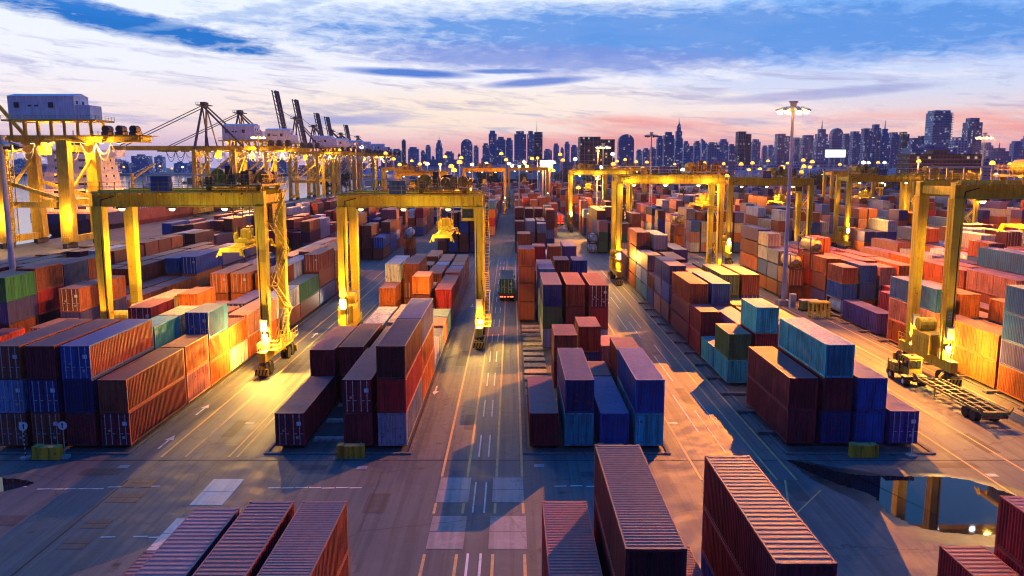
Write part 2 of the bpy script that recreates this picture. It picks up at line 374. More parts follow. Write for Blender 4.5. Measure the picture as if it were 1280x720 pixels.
# painted lines
def line_mat(name, col, wear=0.5):
    m, t, b = mat(name, 0.7); tc = t.node('ShaderNodeTexCoord'); p = tc.outputs['Object']
    n = t.noise(p, 1.3, 7, 0.75); n2 = t.noise(p, 0.12, 3)
    f = t.ramp(t.math('ADD', n, t.math('MULTIPLY', n2, 0.5)), [(0.62, 0.0), (0.95, 1.0)])
    t.put(b.inputs['Base Color'], t.mix(t.math('MULTIPLY', f, wear * 2, clamp=True), col, (0.17, 0.14, 0.125)))
    return m
L_YEL = line_mat('worn_yellow_line_paint', (0.70, 0.44, 0.14), 0.35); L_WHT = line_mat('worn_white_line_paint', (0.75, 0.72, 0.68), 0.35)
yl = MB(); wl_ = MB(); Z = 0.014
def ln(mb, x, y0, y1, wd=0.19, x2=None):
    x2 = x if x2 is None else x2
    mb.quad((x - wd / 2, y0, Z), (x + wd / 2, y0, Z), (x2 + wd / 2, y1, Z), (x2 - wd / 2, y1, Z))
for x in (-5.45, -3.45, -1.2, 0.78): ln(yl, x, 43, 47.9); ln(yl, x, 60.7, 205)
for x in (-5.45, -3.45, -1.2, 0.78): ln(yl, x, 53.9, 55.7)
for x in (-2.75, -1.95):
    ln(wl_, x, 43, 48, 0.16)
    for k in range(14): ln(wl_, x, 54 + k * 11.0, 59.6 + k * 11.0, 0.12)
for x in (14.6, 20.4, 21.9): ln(yl, x, 60, 185)
for x in (16.9, 18.0, 19.1):
    for k in range(5): ln(wl_, x, 66 + k * 23 + (x % 2) * 6, 78 + k * 23 + (x % 2) * 6, 0.12)
for x in (-29.1, -27.1, -23.5, -22.8): ln(yl, x, 65.0, 188)
ln(wl_, -27.0, 70, 96, 0.10)
for x in (36.9, 40.6, 45.9, 49.2): ln(yl, x, 55, 240)
ln(yl, 12.0, 44, 58, 0.14, 23.0); ln(wl_, 17.5, 42, 50, 0.16, 13.8); ln(yl, 16.6, 44, 60, 0.16, 21.0)
for (x0, x1, y) in ((-35.5, -30.5, 58.2), (-30.4, -26.5, 58.6), (-26.8, -22.6, 50.2), (-18.3, -11.2, 58.4), (3.2, 6.8, 58.7), (-37.5, -35.4, 58.6)):
    n = int((x1 - x0) / 0.9)
    for k in range(n):
        if random.random() < 0.85:
            a = x0 + k * (x1 - x0) / n; yy = y + random.uniform(-0.08, 0.08); wl_.quad((a, yy, Z), (a + 0.93, yy + 0.05, Z), (a + 0.93, yy + 0.2, Z), (a, yy + 0.17, Z))
def arrow(x, y, s=1, up=True):
    d = 1 if up else -1
    wl_.quad((x - 0.09, y, Z), (x + 0.09, y, Z), (x + 0.09, y + d * 2.2, Z), (x - 0.09, y + d * 2.2, Z)) if up else wl_.quad((x - 0.09, y - 2.2, Z), (x + 0.09, y - 2.2, Z), (x + 0.09, y, Z), (x - 0.09, y, Z))
    i = len(wl_.v); wl_.v += [(x - 0.4, y + d * 2.2, Z), (x + 0.4, y + d * 2.2, Z), (x, y + d * 3.5, Z)]; wl_.f.append((i, i + 1, i + 2) if up else (i + 1, i, i + 2)); wl_.m.append(0)
for (x, y, u) in ((-30.6, 76.5, True), (-30.2, 67.0, True), (-8.2, 87, False), (-28.0, 112, True), (47.6, 70, False), (-6.8, 140, False), (39, 150, True)): arrow(x, y, 1, u)
struct(yl, 'yellow_lane_lines', L_YEL); struct(wl_, 'white_lane_marks', L_WHT)
# turning pads of concrete let into the apron where cranes swing their wheels
def slab(x0, x1, y0, y1, m, z=0.016):
    ym = (y0 + y1) / 2
    for (a, b_) in ((y0, ym - 0.03), (ym + 0.03, y1)):
        b = MB(); b.box(x0, x1, a, b_, -0.05, z); o = struct(b, 'concrete_pad', m)
slab(-5.5, -3.15, 55.8, 60.5, G_SLABB); slab(-1.45, 0.85, 55.8, 60.5, G_SLABB)
slab(-5.45, -3.1, 48.6, 53.5, G_SLABB); slab(-1.5, 0.95, 48.6, 53.5, G_SLABB)
slab(-23.0, -20.65, 55.3, 60.2, G_SLAB); slab(-23.0, -20.8, 48.4, 53.1, G_SLAB)
slab(-29.3, -27.0, 55.8, 57.4, G_SLABR); slab(-29.4, -27.2, 58.6, 60.2, G_SLABR)
slab(-28.9, -27.2, 51.6, 52.9, G_SLABR); slab(-28.8, -27.1, 48.6, 50.0, G_SLABR)
# seam across the apron and drain grate lines
sm = MB(); sm.box(-29.6, -29.5, 44, 60, 0, 0.012); sm.box(-60, 70, 64.2, 64.27, 0, 0.012); struct(sm, 'expansion_joint', M_DARK)
# repaired asphalt, drain covers 
G_PATCH = ground_mat('repaired_asphalt', (0.055, 0.056, 0.060), (0.075, 0.073, 0.075), 2.0, 0.9)
rp = random.Random(31)
for (x, y, a, b_) in ((-34, 61, 3.2, 1.4), (-17, 62, 2.2, 1.1), (-10.5, 54, 1.6, 3.4), (5.4, 60.5, 2.4, 1.2), (17.5, 61.5, 3.0, 1.3), (20.5, 56, 1.2, 4.0), (34, 62.5, 3.5, 1.2), (40, 66, 1.2, 5.0), (-26, 70, 1.1, 5.0), (-29, 88, 1.0, 7.0),
                    (-4.4, 72, 1.0, 4.5), (-6.8, 96, 1.2, 8), (17.6, 80, 1.0, 6), (15.6, 101, 1.0, 7), (39, 90, 1.4, 8), (-36, 52, 2.5, 1.6), (-20, 46, 2.0, 1.4), (8, 48, 1.8, 2.6)):
    sheet('asphalt_patch', x, x + a, y, y + b_, 0.012 if y < 64 else 0.0105, G_PATCH)
for (x, y) in ((-12.0, 62.6), (2.2, 63.0), (18.4, 63.2), (37.5, 61.0), (-31.2, 62.8), (-24.6, 74), (15.1, 74)):
    b = MB(); b.box(x - 0.4, x + 0.4, y - 0.3, y + 0.3, -0.02, 0.014)
    for k in range(5): b.box(x - 0.34, x + 0.34, y - 0.25 + k * 0.11, y - 0.20 + k * 0.11, 0.0145, 0.022)
    o = b.build('drain_cover', M_STEEL); o['kind'] = 'structure'
# puddles: thin sheets of water with ragged edges, a few mm above the asphalt
m_, t, b = mat('puddle_water', 0.03, 0.0, 0.5); b.inputs['Base Color'].default_value = (0.012, 0.012, 0.014, 1); b.inputs['IOR'].default_value = 1.33
tc = t.node('ShaderNodeTexCoord'); bp = t.node('ShaderNodeBump'); bp.inputs['Strength'].default_value = 0.03; bp.inputs['Distance'].default_value = 0.02
t.put(bp.inputs['Height'], t.noise(tc.outputs['Object'], 1.2, 3)); t.l.new(bp.outputs[0], b.inputs['Normal']); M_PUD = m_
m_, t, b = mat('wet_mud', 0.34, 0.0, 0.4); tc = t.node('ShaderNodeTexCoord')
t.put(b.inputs['Base Color'], t.ramp(t.noise(tc.outputs['Object'], 1.2, 6), [(0.35, (0.018, 0.018, 0.018)), (0.7, (0.07, 0.06, 0.052))])); M_MUD = m_
def blob(name, pts, z, m, rag, seed, sub=8, lab=None):
    rnd = random.Random(seed); P = []
    n = len(pts)
    for i in range(n):
        p0, p1, p2, p3 = (Vector((*pts[(i + k - 1) % n], 0)) for k in range(4))
        for j in range(sub):
            u = j / sub
            q = 0.5 * ((2 * p1) + (p2 - p0) * u + (2 * p0 - 5 * p1 + 4 * p2 - p3) * u * u + (3 * p1 - p0 - 3 * p2 + p3) * u ** 3)
            P.append((q.x + rnd.uniform(-rag, rag) * 1.6, q.y + rnd.uniform(-rag, rag)))
    b = MB(); i0 = 0; b.v = [(x, y, z) for x, y in P]; b.f = [tuple(range(len(P)))]; b.m = [0]
    o = b.build(name, m); o['kind'] = 'structure'; return o
blob('wet_ground', [(23.0, 64.3), (26.0, 62.6), (29.5, 61.3), (34, 61.2), (37.5, 58.5), (39, 54), (36.5, 49.4), (31, 48.9), (26.5, 49.6), (25.2, 52.4), (25.0, 56), (23.8, 58.5), (23, 61)], 0.010, M_MUD, 0.12, 3, 12)
blob('puddle', [(22.6, 64.2), (24.0, 63.4), (26.0, 61.6), (27.5, 60.9), (31.0, 60.7), (34.5, 60.3), (36.6, 57.5), (37.6, 53.6), (35.5, 50.9), (31.5, 50.6), (28.0, 51.2), (26.4, 53.4), (26.3, 57.2), (24.6, 59.4), (23.4, 61.8)], 0.020, M_PUD, 0.10, 5, 12)
blob('puddle', [(-42, 60.6), (-38.9, 60.3), (-36.6, 59.6), (-36.9, 58.6), (-38.6, 57.4), (-42, 56.6)], 0.020, M_PUD, 0.08, 9)
# concrete sleepers that carry the containers; exposed ones show along the edges and in the empty slots
sl = MB(); sl.box(-1.35, 1.35, -0.42, 0.42, 0.0, 0.16); sl.box(-1.28, 1.28, -0.3, 0.3, 0.16, 0.24)
SLM = sl.mesh('concrete_sleeper', M_CONC); SLK = sl.mesh('concrete_sleeper', M_KERB); SLN = 0; SLC = {}
sl = MB(); sl.box(-1.3, 1.3, -1.05, 1.05, 0.0, 0.18); sl.box(-1.25, 1.25, -0.95, -0.2, 0.18, 0.21); SLW = sl.mesh('concrete_sleeper', M_SLP)
def sleeper(x, y, lab, grp):
    global SLN
    SLC[grp] = SLC.get(grp, 0) + 1
    lab += ', ' + ['nearest', 'second', 'third', 'fourth', 'fifth', 'sixth', 'seventh', 'eighth', 'ninth', 'tenth', 'eleventh', 'twelfth', 'thirteenth', 'fourteenth'][SLC[grp] - 1] + ' from the front'
    o = bpy.data.objects.new('concrete_sleeper', SLK if 'poking' in lab else (SLW if 'slot' in lab else SLM)); COL.objects.link(o); o.location = (x, y, 0.009)
    tag(o, lab, 'sleeper', grp)
for k in range(14): sleeper(2.75, 81.0 + k * 2.95, 'low concrete sleeper in the empty slot', 'sleepers in the empty slot beside the middle road')
for k in range(3): sleeper(-16.1, 69.2 + k * 5.2, 'concrete sleeper in the gap between maroon containers', 'sleepers in the gap left of the middle road')
for k in range(12): sleeper(23.35, 71 + k * 6.3, 'sleeper end poking out under the stacks by the puddle', 'sleeper ends left of the stacks beside the puddle')
for k in range(9): sleeper(51.5, 78 + k * 6.3, 'sleeper end poking out beyond the empty trailer', 'sleeper ends beyond the empty trailer')
# ================================================================== CONTAINERS
CW = 2.438
def corr(b, u0, u1, n, put, depth=0.06):
    """corrugated sheet: n trapezoid ribs between u0..u1; put(u, d, end) -> xyz for end 0/1"""
    pu = (u1 - u0) / n; pts = []
    for k in range(n):
        a = u0 + k * pu
        pts += [(a, 0), (a + pu * 0.28, 0), (a + pu * 0.5, depth), (a + pu * 0.78, depth)]
    pts.append((u1, 0)); i = len(b.v)
    for (u, d) in pts: b.v.append(put(u, d, 0)); b.v.append(put(u, d, 1))
    for k in range(len(pts) - 1):
        b.f.append((i + 2 * k, i + 2 * k + 2, i + 2 * k + 3, i + 2 * k + 1)); b.m.append(b.cur)
def frame_mb(b, L, H):
    w = CW / 2; p = 0.15
    for x in (-w, w - p):
        for y in (0, L - p): b.box(x, x + p, y, y + p, 0.12, H - 0.12)
    for y in (0, L - p):                      # bottom and top end rails
        b.box(-w + p, w - p, y + 0.005, y + p, 0.02, 0.16); b.box(-w + p, w - p, y + 0.005, y + p, H - 0.14, H - 0.015)
    for x in (-w, w - 0.08):
        b.box(x + 0.003, x + 0.077, p, L - p, 0.02, 0.18); b.box(x + 0.003, x + 0.077, p, L - p, H - 0.12, H - 0.015)
    for x in (-w - 0.004, w - 0.174):
        for y in (-0.004, L - 0.174):
            b.box(x, x + 0.178, y, y + 0.178, 0, 0.12); b.box(x, x + 0.178, y, y + 0.178, H - 0.12, H)
def side_mb(b, L, H, s, n):
    x = s * (CW / 2 - 0.055)
    corr(b, 0.15, L - 0.15, n, lambda u, d, e: (x + s * (0.052 - d), u, (0.17 if (e == 0) == (s > 0) else H - 0.10)))
def roof_mb(b, L, H, n):
    corr(b, 0.15, L - 0.15, n, lambda u, d, e: ((CW / 2 - 0.07) * (-1 if e else 1), u, H - 0.015 - d), 0.024)
def end_mb(b, L, H, n=9):
    corr(b, -CW / 2 + 0.14, CW / 2 - 0.14, n, lambda u, d, e: (u, L - 0.02 - d, (H - 0.13 if e == 0 else 0.15)))
def floor_mb(b, L, H):
    b.box(-CW / 2 + 0.09, CW / 2 - 0.09, 0.12, L - 0.16, 0.10, 0.16)
def door_mb(b, H, s):
    x0, x1 = (0.012, CW / 2 - 0.152) if s > 0 else (-CW / 2 + 0.152, -0.012)
    b.box(x0, x1, 0.055, 0.10, 0.165, H - 0.145)
    n = 5; hh = (H - 0.45) / n
    for k in range(n): b.box(x0 + 0.07, x1 - 0.07, 0.03, 0.0545, 0.24 + k * hh, 0.24 + k * hh + hh * 0.62)
def bar_mb(b, H, x):
    b.tube((x, 0.012, 0.10), (x, 0.012, H - 0.08), 0.032, 6, caps=False)
    for z in (0.2, 0.75, 1.5, H - 0.3): b.box(x - 0.055, x + 0.055, -0.004, 0.029, z, z + 0.07)
    b.box(x - 0.02, x + 0.30, -0.012, 0.008, 1.05, 1.10)
def plate_mb(b, H):
    b.box(0.62, 0.98, 0.004, 0.0295, H * 0.62, H * 0.62 + 0.34)
CM = {}
def cmesh(L, H, nr):
    k = (L, H, nr)
    if k in CM: return CM[k]
    n = 44 if L > 8 else 21; nroof = nr if L > 8 else 21; D = {}
    b = MB(); frame_mb(b, L, H); floor_mb(b, L, H); D['frame'] = b.mesh('frame', [None])
    for s in (-1, 1):
        b = MB(); side_mb(b, L, H, s, n); D['side', s] = b.mesh('side_panel', [None])
        b = MB(); door_mb(b, H, s); D['door', s] = b.mesh('door', [None])
    b = MB(); roof_mb(b, L, H, nroof); D['roof'] = b.mesh('roof_panel', [None])
    b = MB(); end_mb(b, L, H); D['end'] = b.mesh('end_panel', [None])
    for x in (-0.86, -0.34, 0.34, 0.86):
        b = MB(); bar_mb(b, H, x if x < 0 else x - 0.0); D['bar', x] = b.mesh('locking_bar', M_BAR)
    b = MB(); plate_mb(b, H); D['plate'] = b.mesh('marking_plate', M_WHITEP)
    b = MB(); b.box(-0.62, -0.44, 0.010, 0.0295, 1.25, 1.43); D['sticker'] = b.mesh('warning_sticker', PM['a'])
    b = MB(); b.box(0.52, 0.74, 0.010, 0.0295, 0.62, 0.86); D['data'] = b.mesh('data_plate', M_STEEL)
    # whole container as one mesh, fewer ribs, for those far down the yard
    b = MB(); frame_mb(b, L, H); floor_mb(b, L, H)
    side_mb(b, L, H, -1, 24 if L > 8 else 12); side_mb(b, L, H, 1, 24 if L > 8 else 12); roof_mb(b, L, H, 20 if L > 8 else 10); end_mb(b, L, H, 7)
    door_mb(b, H, -1); door_mb(b, H, 1); b.cur = 1
    for x in (-0.86, -0.34, 0.34, 0.86): b.box(x - 0.03, x + 0.03, -0.004, 0.028, 0.12, H - 0.1)
    plate_mb(b, H)
    D['one'] = b.mesh('shipping_container', [None, M_BAR])
    CM[k] = D; return D
def container(X, Y, z, L, H, code, doors, detail, label, group, nr=44):
    """X = left edge, Y = near end, doors = True when the doors face the camera"""
    D = cmesh(L, H, nr); P = PM[code.lower()]
    cx, cy = X + CW / 2, Y
    rz = 0 if doors else pi
    if rz: cy = Y + L
    if not detail:
        o = bpy.data.objects.new('shipping_container', D['one']); COL.objects.link(o)
        o.location = (cx, cy, z); o.rotation_euler.z = rz
        o.material_slots[0].link = 'OBJECT'; o.material_slots[0].material = P
        return tag(o, label, 'container', group)
    t = thing('shipping_container', label, 'container', (cx, cy, z), rz, group)
    add(D['frame'], 'frame', t, [P]); add(D['roof'], 'roof_panel', t, [P])
    for s in (-1, 1): add(D['side', s], 'side_panel', t, [P])
    add(D['end'], 'end_panel', t, [P])
    for s in (-1, 1):
        d = add(D['door', s], 'door', t, [P])
        for x in ((-0.86, -0.34) if s < 0 else (0.34, 0.86)): add(D['bar', x], 'locking_bar', d)
        if s > 0: add(D['plate'], 'marking_plate', d)
        if s < 0 and random.random() < 0.6: add(D['sticker'], 'warning_sticker', d)
        if s > 0 and random.random() < 0.7: add(D['data'], 'data_plate', d)
    return t
# the near stacks, measured one by one: block, left edge, near end, length, codes bottom to top (capital = 2.9 m high cube, '!' = doors to camera)
L4, L2 = 12.19, 6.06
L1R = [-34.95, -37.88, -40.82, -43.76]; L2R = [-20.15, -17.25, -14.33, -11.4]; MR = [1.5, 4.5, 7.5, 10.45]; RR_ = [23.6, 26.55, 29.5, 32.4]; UR = [51.6, 54.55, 57.5, 60.45]; L0R = [-55.4, -58.35, -61.3, -64.25]
ST = []
def stk(blk, X, Y, L, codes): ST.append((blk, X, Y, L, codes))
A = 'left'
q = L1R
for a in ((0, 67, L4, 'M!R'), (1, 67, L4, 'MNB!'), (2, 67, L4, 'R!N!M'), (3, 67, L4, 'R!L!R!'),
          (0, 79.6, L2, 'PO'), (0, 86, L2, 'ooB!'), (0, 92.4, L2, 'wo'), (0, 98.8, L4, 'oP'), (0, 111.4, L4, 'oW!'),
          (1, 79.6, L2, 'mrt'), (1, 86, L2, 'moa'), (1, 92.4, L2, 'mo'), (1, 98.8, L2, 'oP'), (1, 106.9, L4, 'oV!'), (1, 119.5, L4, 'krr'),
          (2, 79.6, L2, 'mr'), (2, 85.6, L2, 'MRD!'), (2, 92.2, L2, 'mo'), (2, 98.5, L2, 'roO'), (2, 105, L2, 'oo'), (2, 117.5, L4, 'roO!'),
          (3, 79.6, L2, 'rr'), (3, 86, L2, 'ro'), (3, 92.4, L4, 'rra'), (3, 105, L2, 'ko'), (3, 117.5, L4, 'roO!'),
          (0, 124, L4, 'rG'), (0, 136.6, L4, 'BMR!'), (1, 132, L4, 'mrw'), (2, 130, L4, 'vv'), (3, 130, L4, 'vbv'),
          (1, 144.6, L4, 'RkR'), (2, 142.6, L4, 'vwp'), (3, 142.6, L4, 'bv'), (0, 149.2, L4, 'kR!k'), (1, 157.2, L4, 'rkm'), (2, 155.2, L4, 'mrb!'), (3, 155.2, L4, 'rm!'),
          (0, 161.8, L4, 'mrR'), (1, 169.8, L4, 'rr'), (2, 167.8, L4, 'krp'), (3, 167.8, L4, 'rd')):
    stk('L1', q[a[0]], *a[1:])
q = L2R
for a in ((0, 67, L4, 'M!'), (2, 67, L4, 'MM!'), (3, 67, L4, 'YDK'),
          (0, 79.6, L4, 'mM'), (1, 79.6, L4, 'KM'), (2, 79.6, L4, 'mM'), (3, 79.6, L4, 'OOV'),
          (1, 92.3, L4, 'pW'), (2, 92.3, L4, 'PA'), (3, 92.3, L2, 'W'), (3, 98.7, L2, 'y'), (3, 105.1, L2, 'P'), (3, 111.6, L2, 'C'), (2, 105, L2, 'r'),
          (2, 116.4, L2, 'lmo'), (0, 122.4, L2, 'oo'), (3, 119.2, L2, 'nD'), (0, 128.9, L4, 'roW'), (1, 128.9, L4, 'rr!R'), (2, 123, L2, 'oo'), (2, 137, L4, 'rR'), (3, 125.6, L4, 'mm'),
          (3, 138.2, L2, 'bR'), (3, 144.6, L2, 'vb'), (2, 151, L2, 'ml!'), (1, 151, L2, 'kk!'), (3, 151.2, L2, 'mr'), (3, 157.6, L4, 'mm'), (2, 158, L4, 'kr'), (1, 163, L4, 'mR'), (0, 165, L2, 'rk')):
    stk('L2', q[a[0]], *a[1:])
q = MR
for a in ((0, 67, L4, 'M'), (1, 67, L4, 'TN'), (2, 67, L4, 'B'), (3, 67, L4, 'TB'),
          (1, 85.2, L2, 'MR'), (2, 79.6, L2, 'K'), (2, 89.8, L2, 'NR'), (3, 79.6, L2, 'mR'), (3, 93, L2, 'P'),
          (1, 104.3, L4, 'yGN'), (2, 104.3, L4, 'yMR'), (3, 103.8, L4, 'yDM!'),
          (0, 123.5, L2, 'RRrr'), (1, 122.5, L2, 'cwB'), (1, 129, L2, 'cwP'), (2, 134, L2, 'moR'), (3, 133.5, L2, 'roB'), (0, 131, L2, 'rb'), (0, 138, L4, 'rb'),
          (0, 151, L2, 'roOO'), (1, 157, L2, 'roD'), (2, 157, L2, 'roO'), (3, 157, L4, 'roV'), (1, 143, L4, 'rm'), (2, 164, L4, 'rW'), (0, 158, L4, 'mrl'), (1, 164, L4, 'vB')):
    stk('M', q[a[0]] - (0.5 if a[1] > 100 else 0), *a[1:])
q = RR_
for a in ((0, 67.6, L4, 'MM'), (1, 67.6, L4, 'NMT'), (2, 67.6, L4, 'BB'), (3, 67.6, L4, 'V!'),
          (0, 87.2, L2, 'tG'), (0, 93.8, L2, 't'), (0, 100.6, L2, 'mM'), (0, 107.3, L4, 'mmR'),
          (1, 87.4, L2, 'MmT'), (1, 94.2, L4, 'mv'), (1, 107.3, L4, 'vrB'), (2, 94, L4, 'mr'), (2, 107.3, L2, 'oe'), (2, 113.8, L4, 'EeE'), (3, 114, L4, 'kV!R'), (3, 96, L4, 'mo'),
          (1, 120.5, L2, 'rro'), (1, 127, L2, 'rkr'), (2, 127, L2, 'moe'),
          (0, 121.6, L2, 'PBN'), (0, 128.2, L2, 'PBN'), (0, 135, L2, 'br'), (0, 141.6, L2, 'cwP'), (0, 148, L2, 'cww'), (1, 135, L4, 'kVm'), (2, 135, L2, 'kV'),
          (0, 154.6, L4, 'rrRR'), (1, 152, L4, 'rorY'), (2, 148, L4, 'kVV'), (3, 160, L4, 'rW'), (2, 163, L4, 'rw'), (0, 167.2, L4, 'rr'), (1, 165, L4, 'ko')):
    stk('R', q[a[0]], *a[1:])
q = UR
for a in ((0, 72.3, L4, 'OvBB'), (1, 72.3, L4, 'mrbv'), (2, 72.3, L4, 'rbr'), (0, 85, L4, 'OO'), (1, 85, L4, 'wo'), (2, 85, L4, 'rbo'), (3, 84, L4, 'ror'),
          (0, 98.2, L4, 'OPB'), (1, 98.2, L4, 'lbO'), (2, 98.2, L4, 'ro'), (3, 98.2, L4, 'rR'),
          (0, 113.6, L4, 'V'), (1, 114, L2, 'od'), (2, 114, L4, 'kd'), (3, 111, L4, 'vo'),
          (1, 126.8, L2, 'rbB'), (2, 126.8, L2, 'rap'), (3, 126.8, L4, 'roO'), (0, 133.4, L2, 'VRo'), (1, 133.4, L4, 'roR'), (2, 133.4, L4, 'rkR'),
          (0, 141, L2, 'RdR!'), (1, 146, L2, 'rroO'), (2, 146, L4, 'kor'), (3, 140, L4, 'rkR'), (0, 147.4, L4, 'rko'), (1, 153, L4, 'mor'), (2, 159, L4, 'brv'), (3, 153, L4, 'rmr'), (0, 160, L4, 'vom')):
    stk('RR', q[a[0]], *a[1:])
for a in ((48.55, 142, L2, 'kR!'), (48.55, 148.4, L2, 'oBy'), (48.55, 154.8, L2, 'oBwa'), (48.55, 161.2, L4, 'bORv')): stk('RR', *a)
q = L0R
for a in ((0, 92.2, L2, 'vo!'), (0, 98.8, L4, 'KVR!'), (0, 111.4, L4, 'rr'), (0, 124, L4, 'ro'), (0, 136.2, L4, 'RoB!'), (0, 148.8, L4, 'vnB'), (0, 161.4, L4, 'yvb'),
          (1, 79.6, L2, 'kO'), (1, 86, L2, 'kd'), (1, 98.5, L4, 'B'), (1, 111.4, L4, 'rm'), (1, 124, L4, 'mr'), (1, 136.6, L4, 'Mrb'), (1, 149, L4, 'brr'), (1, 161.6, L2, 'aay!'),
          (2, 94, L2, 'rrvG'), (2, 100.3, L2, 'rkDR'), (2, 106.6, L2, 'rklN'), (2, 112.9, L2, 'rkrR'), (2, 125, L4, 'rpk'), (2, 138, L4, 'ror'), (2, 151, L4, 'mrr'), (2, 80, L4, 'km'),
          (3, 80, L4, 'kr'), (3, 93, L4, 'rroo'), (3, 105.6, L4, 'rmrr'), (3, 118.2, L4, 'krm'), (3, 131, L4, 'rrk'), (3, 144, L4, 'rkr'), (3, 157, L4, 'wrr')):
    stk('L0', q[a[0]], *a[1:])
for a in ((-76.2, 128, L2, 'rkr'), (-79.1, 128, L4, 'ror'), (-82, 120, L4, 'krm'), (-82, 133, L4, 'rrg'), (-76.2, 151, L4, 'kmr'), (-79.1, 152, L4, 'rmw'), (-76.2, 164, L2, 'wyR'), (-76.2, 170.4, L2, 'rwR'), (-76.2, 176.8, L2, 'mRo'),
          (-79.1, 165, L4, 'krr'), (-82, 150, L4, 'rgm'), (-82, 163, L4, 'mrr'), (-85, 130, L4, 'rrm'), (-85, 145, L4, 'mkr'), (-85, 160, L4, 'rrr'), (-79.1, 178, L4, 'rkr'), (-76.2, 190, L4, 'mrk'), (-79.1, 191, L4, 'rrw'), (-82, 180, L4, 'kr'), (-88, 150, L4, 'rm'), (-88, 170, L4, 'wr')): stk('LL', *a)
# foreground rows, far ends at Y = 42.7
for a in ((4.5, 30.5, L4, 'MMM', 44), (10.5, 30.5, L4, 'bmM', 27), (1.65, 30.5, L4, 'mD', 40), (7.4, 30.5, L4, 'D', 44),
          (-11.5, 30.5, L4, 'rR', 44), (-14.4, 30.5, L4, 'mM', 30), (-17.35, 30.3, L4, 'bu', 27), (-20.4, 30.5, L4, 'm', 30), (26.75, 30.5, L4, 'DD', 27), (23.7, 30.5, L4, 'D', 27)):
    ST.append(('FG', *a))
# right of the puddle road and the back of the yard, random fill with the mix of colours seen there
rnd = random.Random(11)
def fill(blk, x0, nrow, y0, y1, pal, hmin, hmax, gap=0.12, skip=None):
    for r_ in range(nrow):
        y = y0 + rnd.uniform(0, 1.5)
        while y < y1 - 6:
            L = L4 if (rnd.random() < 0.6 and y < y1 - 12.2) else L2
            if rnd.random() > gap:
                n = rnd.randint(hmin, hmax); cs = ''
                for k in range(n):
                    c = rnd.choice(pal); cs += c.upper() if rnd.random() < 0.5 else c
                    if rnd.random() < 0.45: cs += '!'
                ST.append((blk, x0 + r_ * 2.95, y, L, cs))
            y += L + 0.35
for a in ((68.5, 84.5, L4, 'rR'), (68.5, 97.3, L4, 'mo'), (68.5, 110, L4, 'rrP'), (68.5, 122.8, L4, 'ror'), (68.5, 135.4, L4, 'vbo'), (68.5, 148, L4, 'krp'), (68.5, 160.7, L4, 'rO'),
          (71.45, 88, L4, 'ro'), (71.45, 101, L4, 'rv'), (71.45, 114, L4, 'mkv'), (71.45, 127, L4, 'rop'), (74.4, 96, L4, 'rr'), (74.4, 117.8, L4, 'rkvB'), (74.4, 131, L4, 'wrv'), (71.45, 140, L4, 'kw'), (74.4, 144, L4, 'row')): stk('XR', *a)
fill('XR', 77.4, 4, 100, 176, 'rrroobbvppwwwkm', 3, 4, 0.05)
fill('XR2', 91, 5, 110, 180, 'rrobvpwykmolw', 3, 4, 0.05)
fill('XR3', 114, 5, 130, 182, 'rrobvpwyomlw', 3, 4, 0.05)
# far side of the cross road: the same columns go on
for (blk, x0, nr_, pal, hmn, hmx) in (('far L1', -43.8, 4, 'rrrmopdbvwk', 2, 4), ('far L2', -20.2, 4, 'mrrkbnvpd', 3, 4), ('far M', 0.9, 4, 'mrrkbngyp', 3, 4), ('far R', 23.6, 4, 'rrobpgkva', 3, 4),
                                      ('far RR', 48.6, 5, 'roropawbv', 3, 4), ('far L0', -66, 4, 'rrompdow', 2, 3), ('far XR', 72, 5, 'aoawrob', 3, 4), ('far XR2', 96, 5, 'rrobvpw', 2, 4)):
    fill(blk, x0, nr_, 221 if blk != 'far L1' else 205, 262, pal, hmn, hmx, 0.06)
ORD = ['first', 'second', 'third', 'fourth', 'fifth', 'sixth', 'seventh', 'eighth', 'ninth', 'tenth', 'eleventh', 'twelfth', 'thirteenth', 'fourteenth', 'fifteenth', 'sixteenth', 'seventeenth']
BL = {'L1': 'block by the round signs', 'L2': 'block left of middle road', 'M': 'block right of middle road', 'R': 'block behind the puddle', 'RR': 'block behind the empty trailer',
      'L0': 'block left of signposted block', 'LL': 'block nearest the ship', 'XR': 'outer right block', 'XR2': 'next outer right block', 'XR3': 'farthest right block', 'FG': 'front of the photo'}
GR = {k: 'containers in the ' + v for k, v in BL.items()}; GR['FG'] = 'containers in the foreground rows'
for k in ('L1', 'L2', 'M', 'R', 'RR', 'L0', 'XR', 'XR2'): BL['far ' + k] = {'L1': 'far block left', 'L2': 'far block left of road', 'M': 'far block right of road', 'R': 'far block centre right', 'RR': 'far block past mast', 'L0': 'far block nearest quay', 'XR': 'far right block', 'XR2': 'outermost far block'}[k]; GR['far ' + k] = 'containers beyond the cross road'
rows = {}
for s in ST: rows.setdefault(s[0], set()).add(round(s[1]))
rows2 = {}
for k, v in rows.items():
    out = []
    for x in sorted(v):
        if not out or x - out[-1] > 1.4: out.append(x)
    rows2[k] = out
def rowidx(blk, X): return min(range(len(rows2[blk])), key=lambda i: abs(rows2[blk][i] - X))
per = {}
for s in ST: per.setdefault((s[0], rowidx(s[0], s[1])), []).append(s[2])
for k in per: per[k] = sorted(set(per[k]))
ALL = []; HT = {}
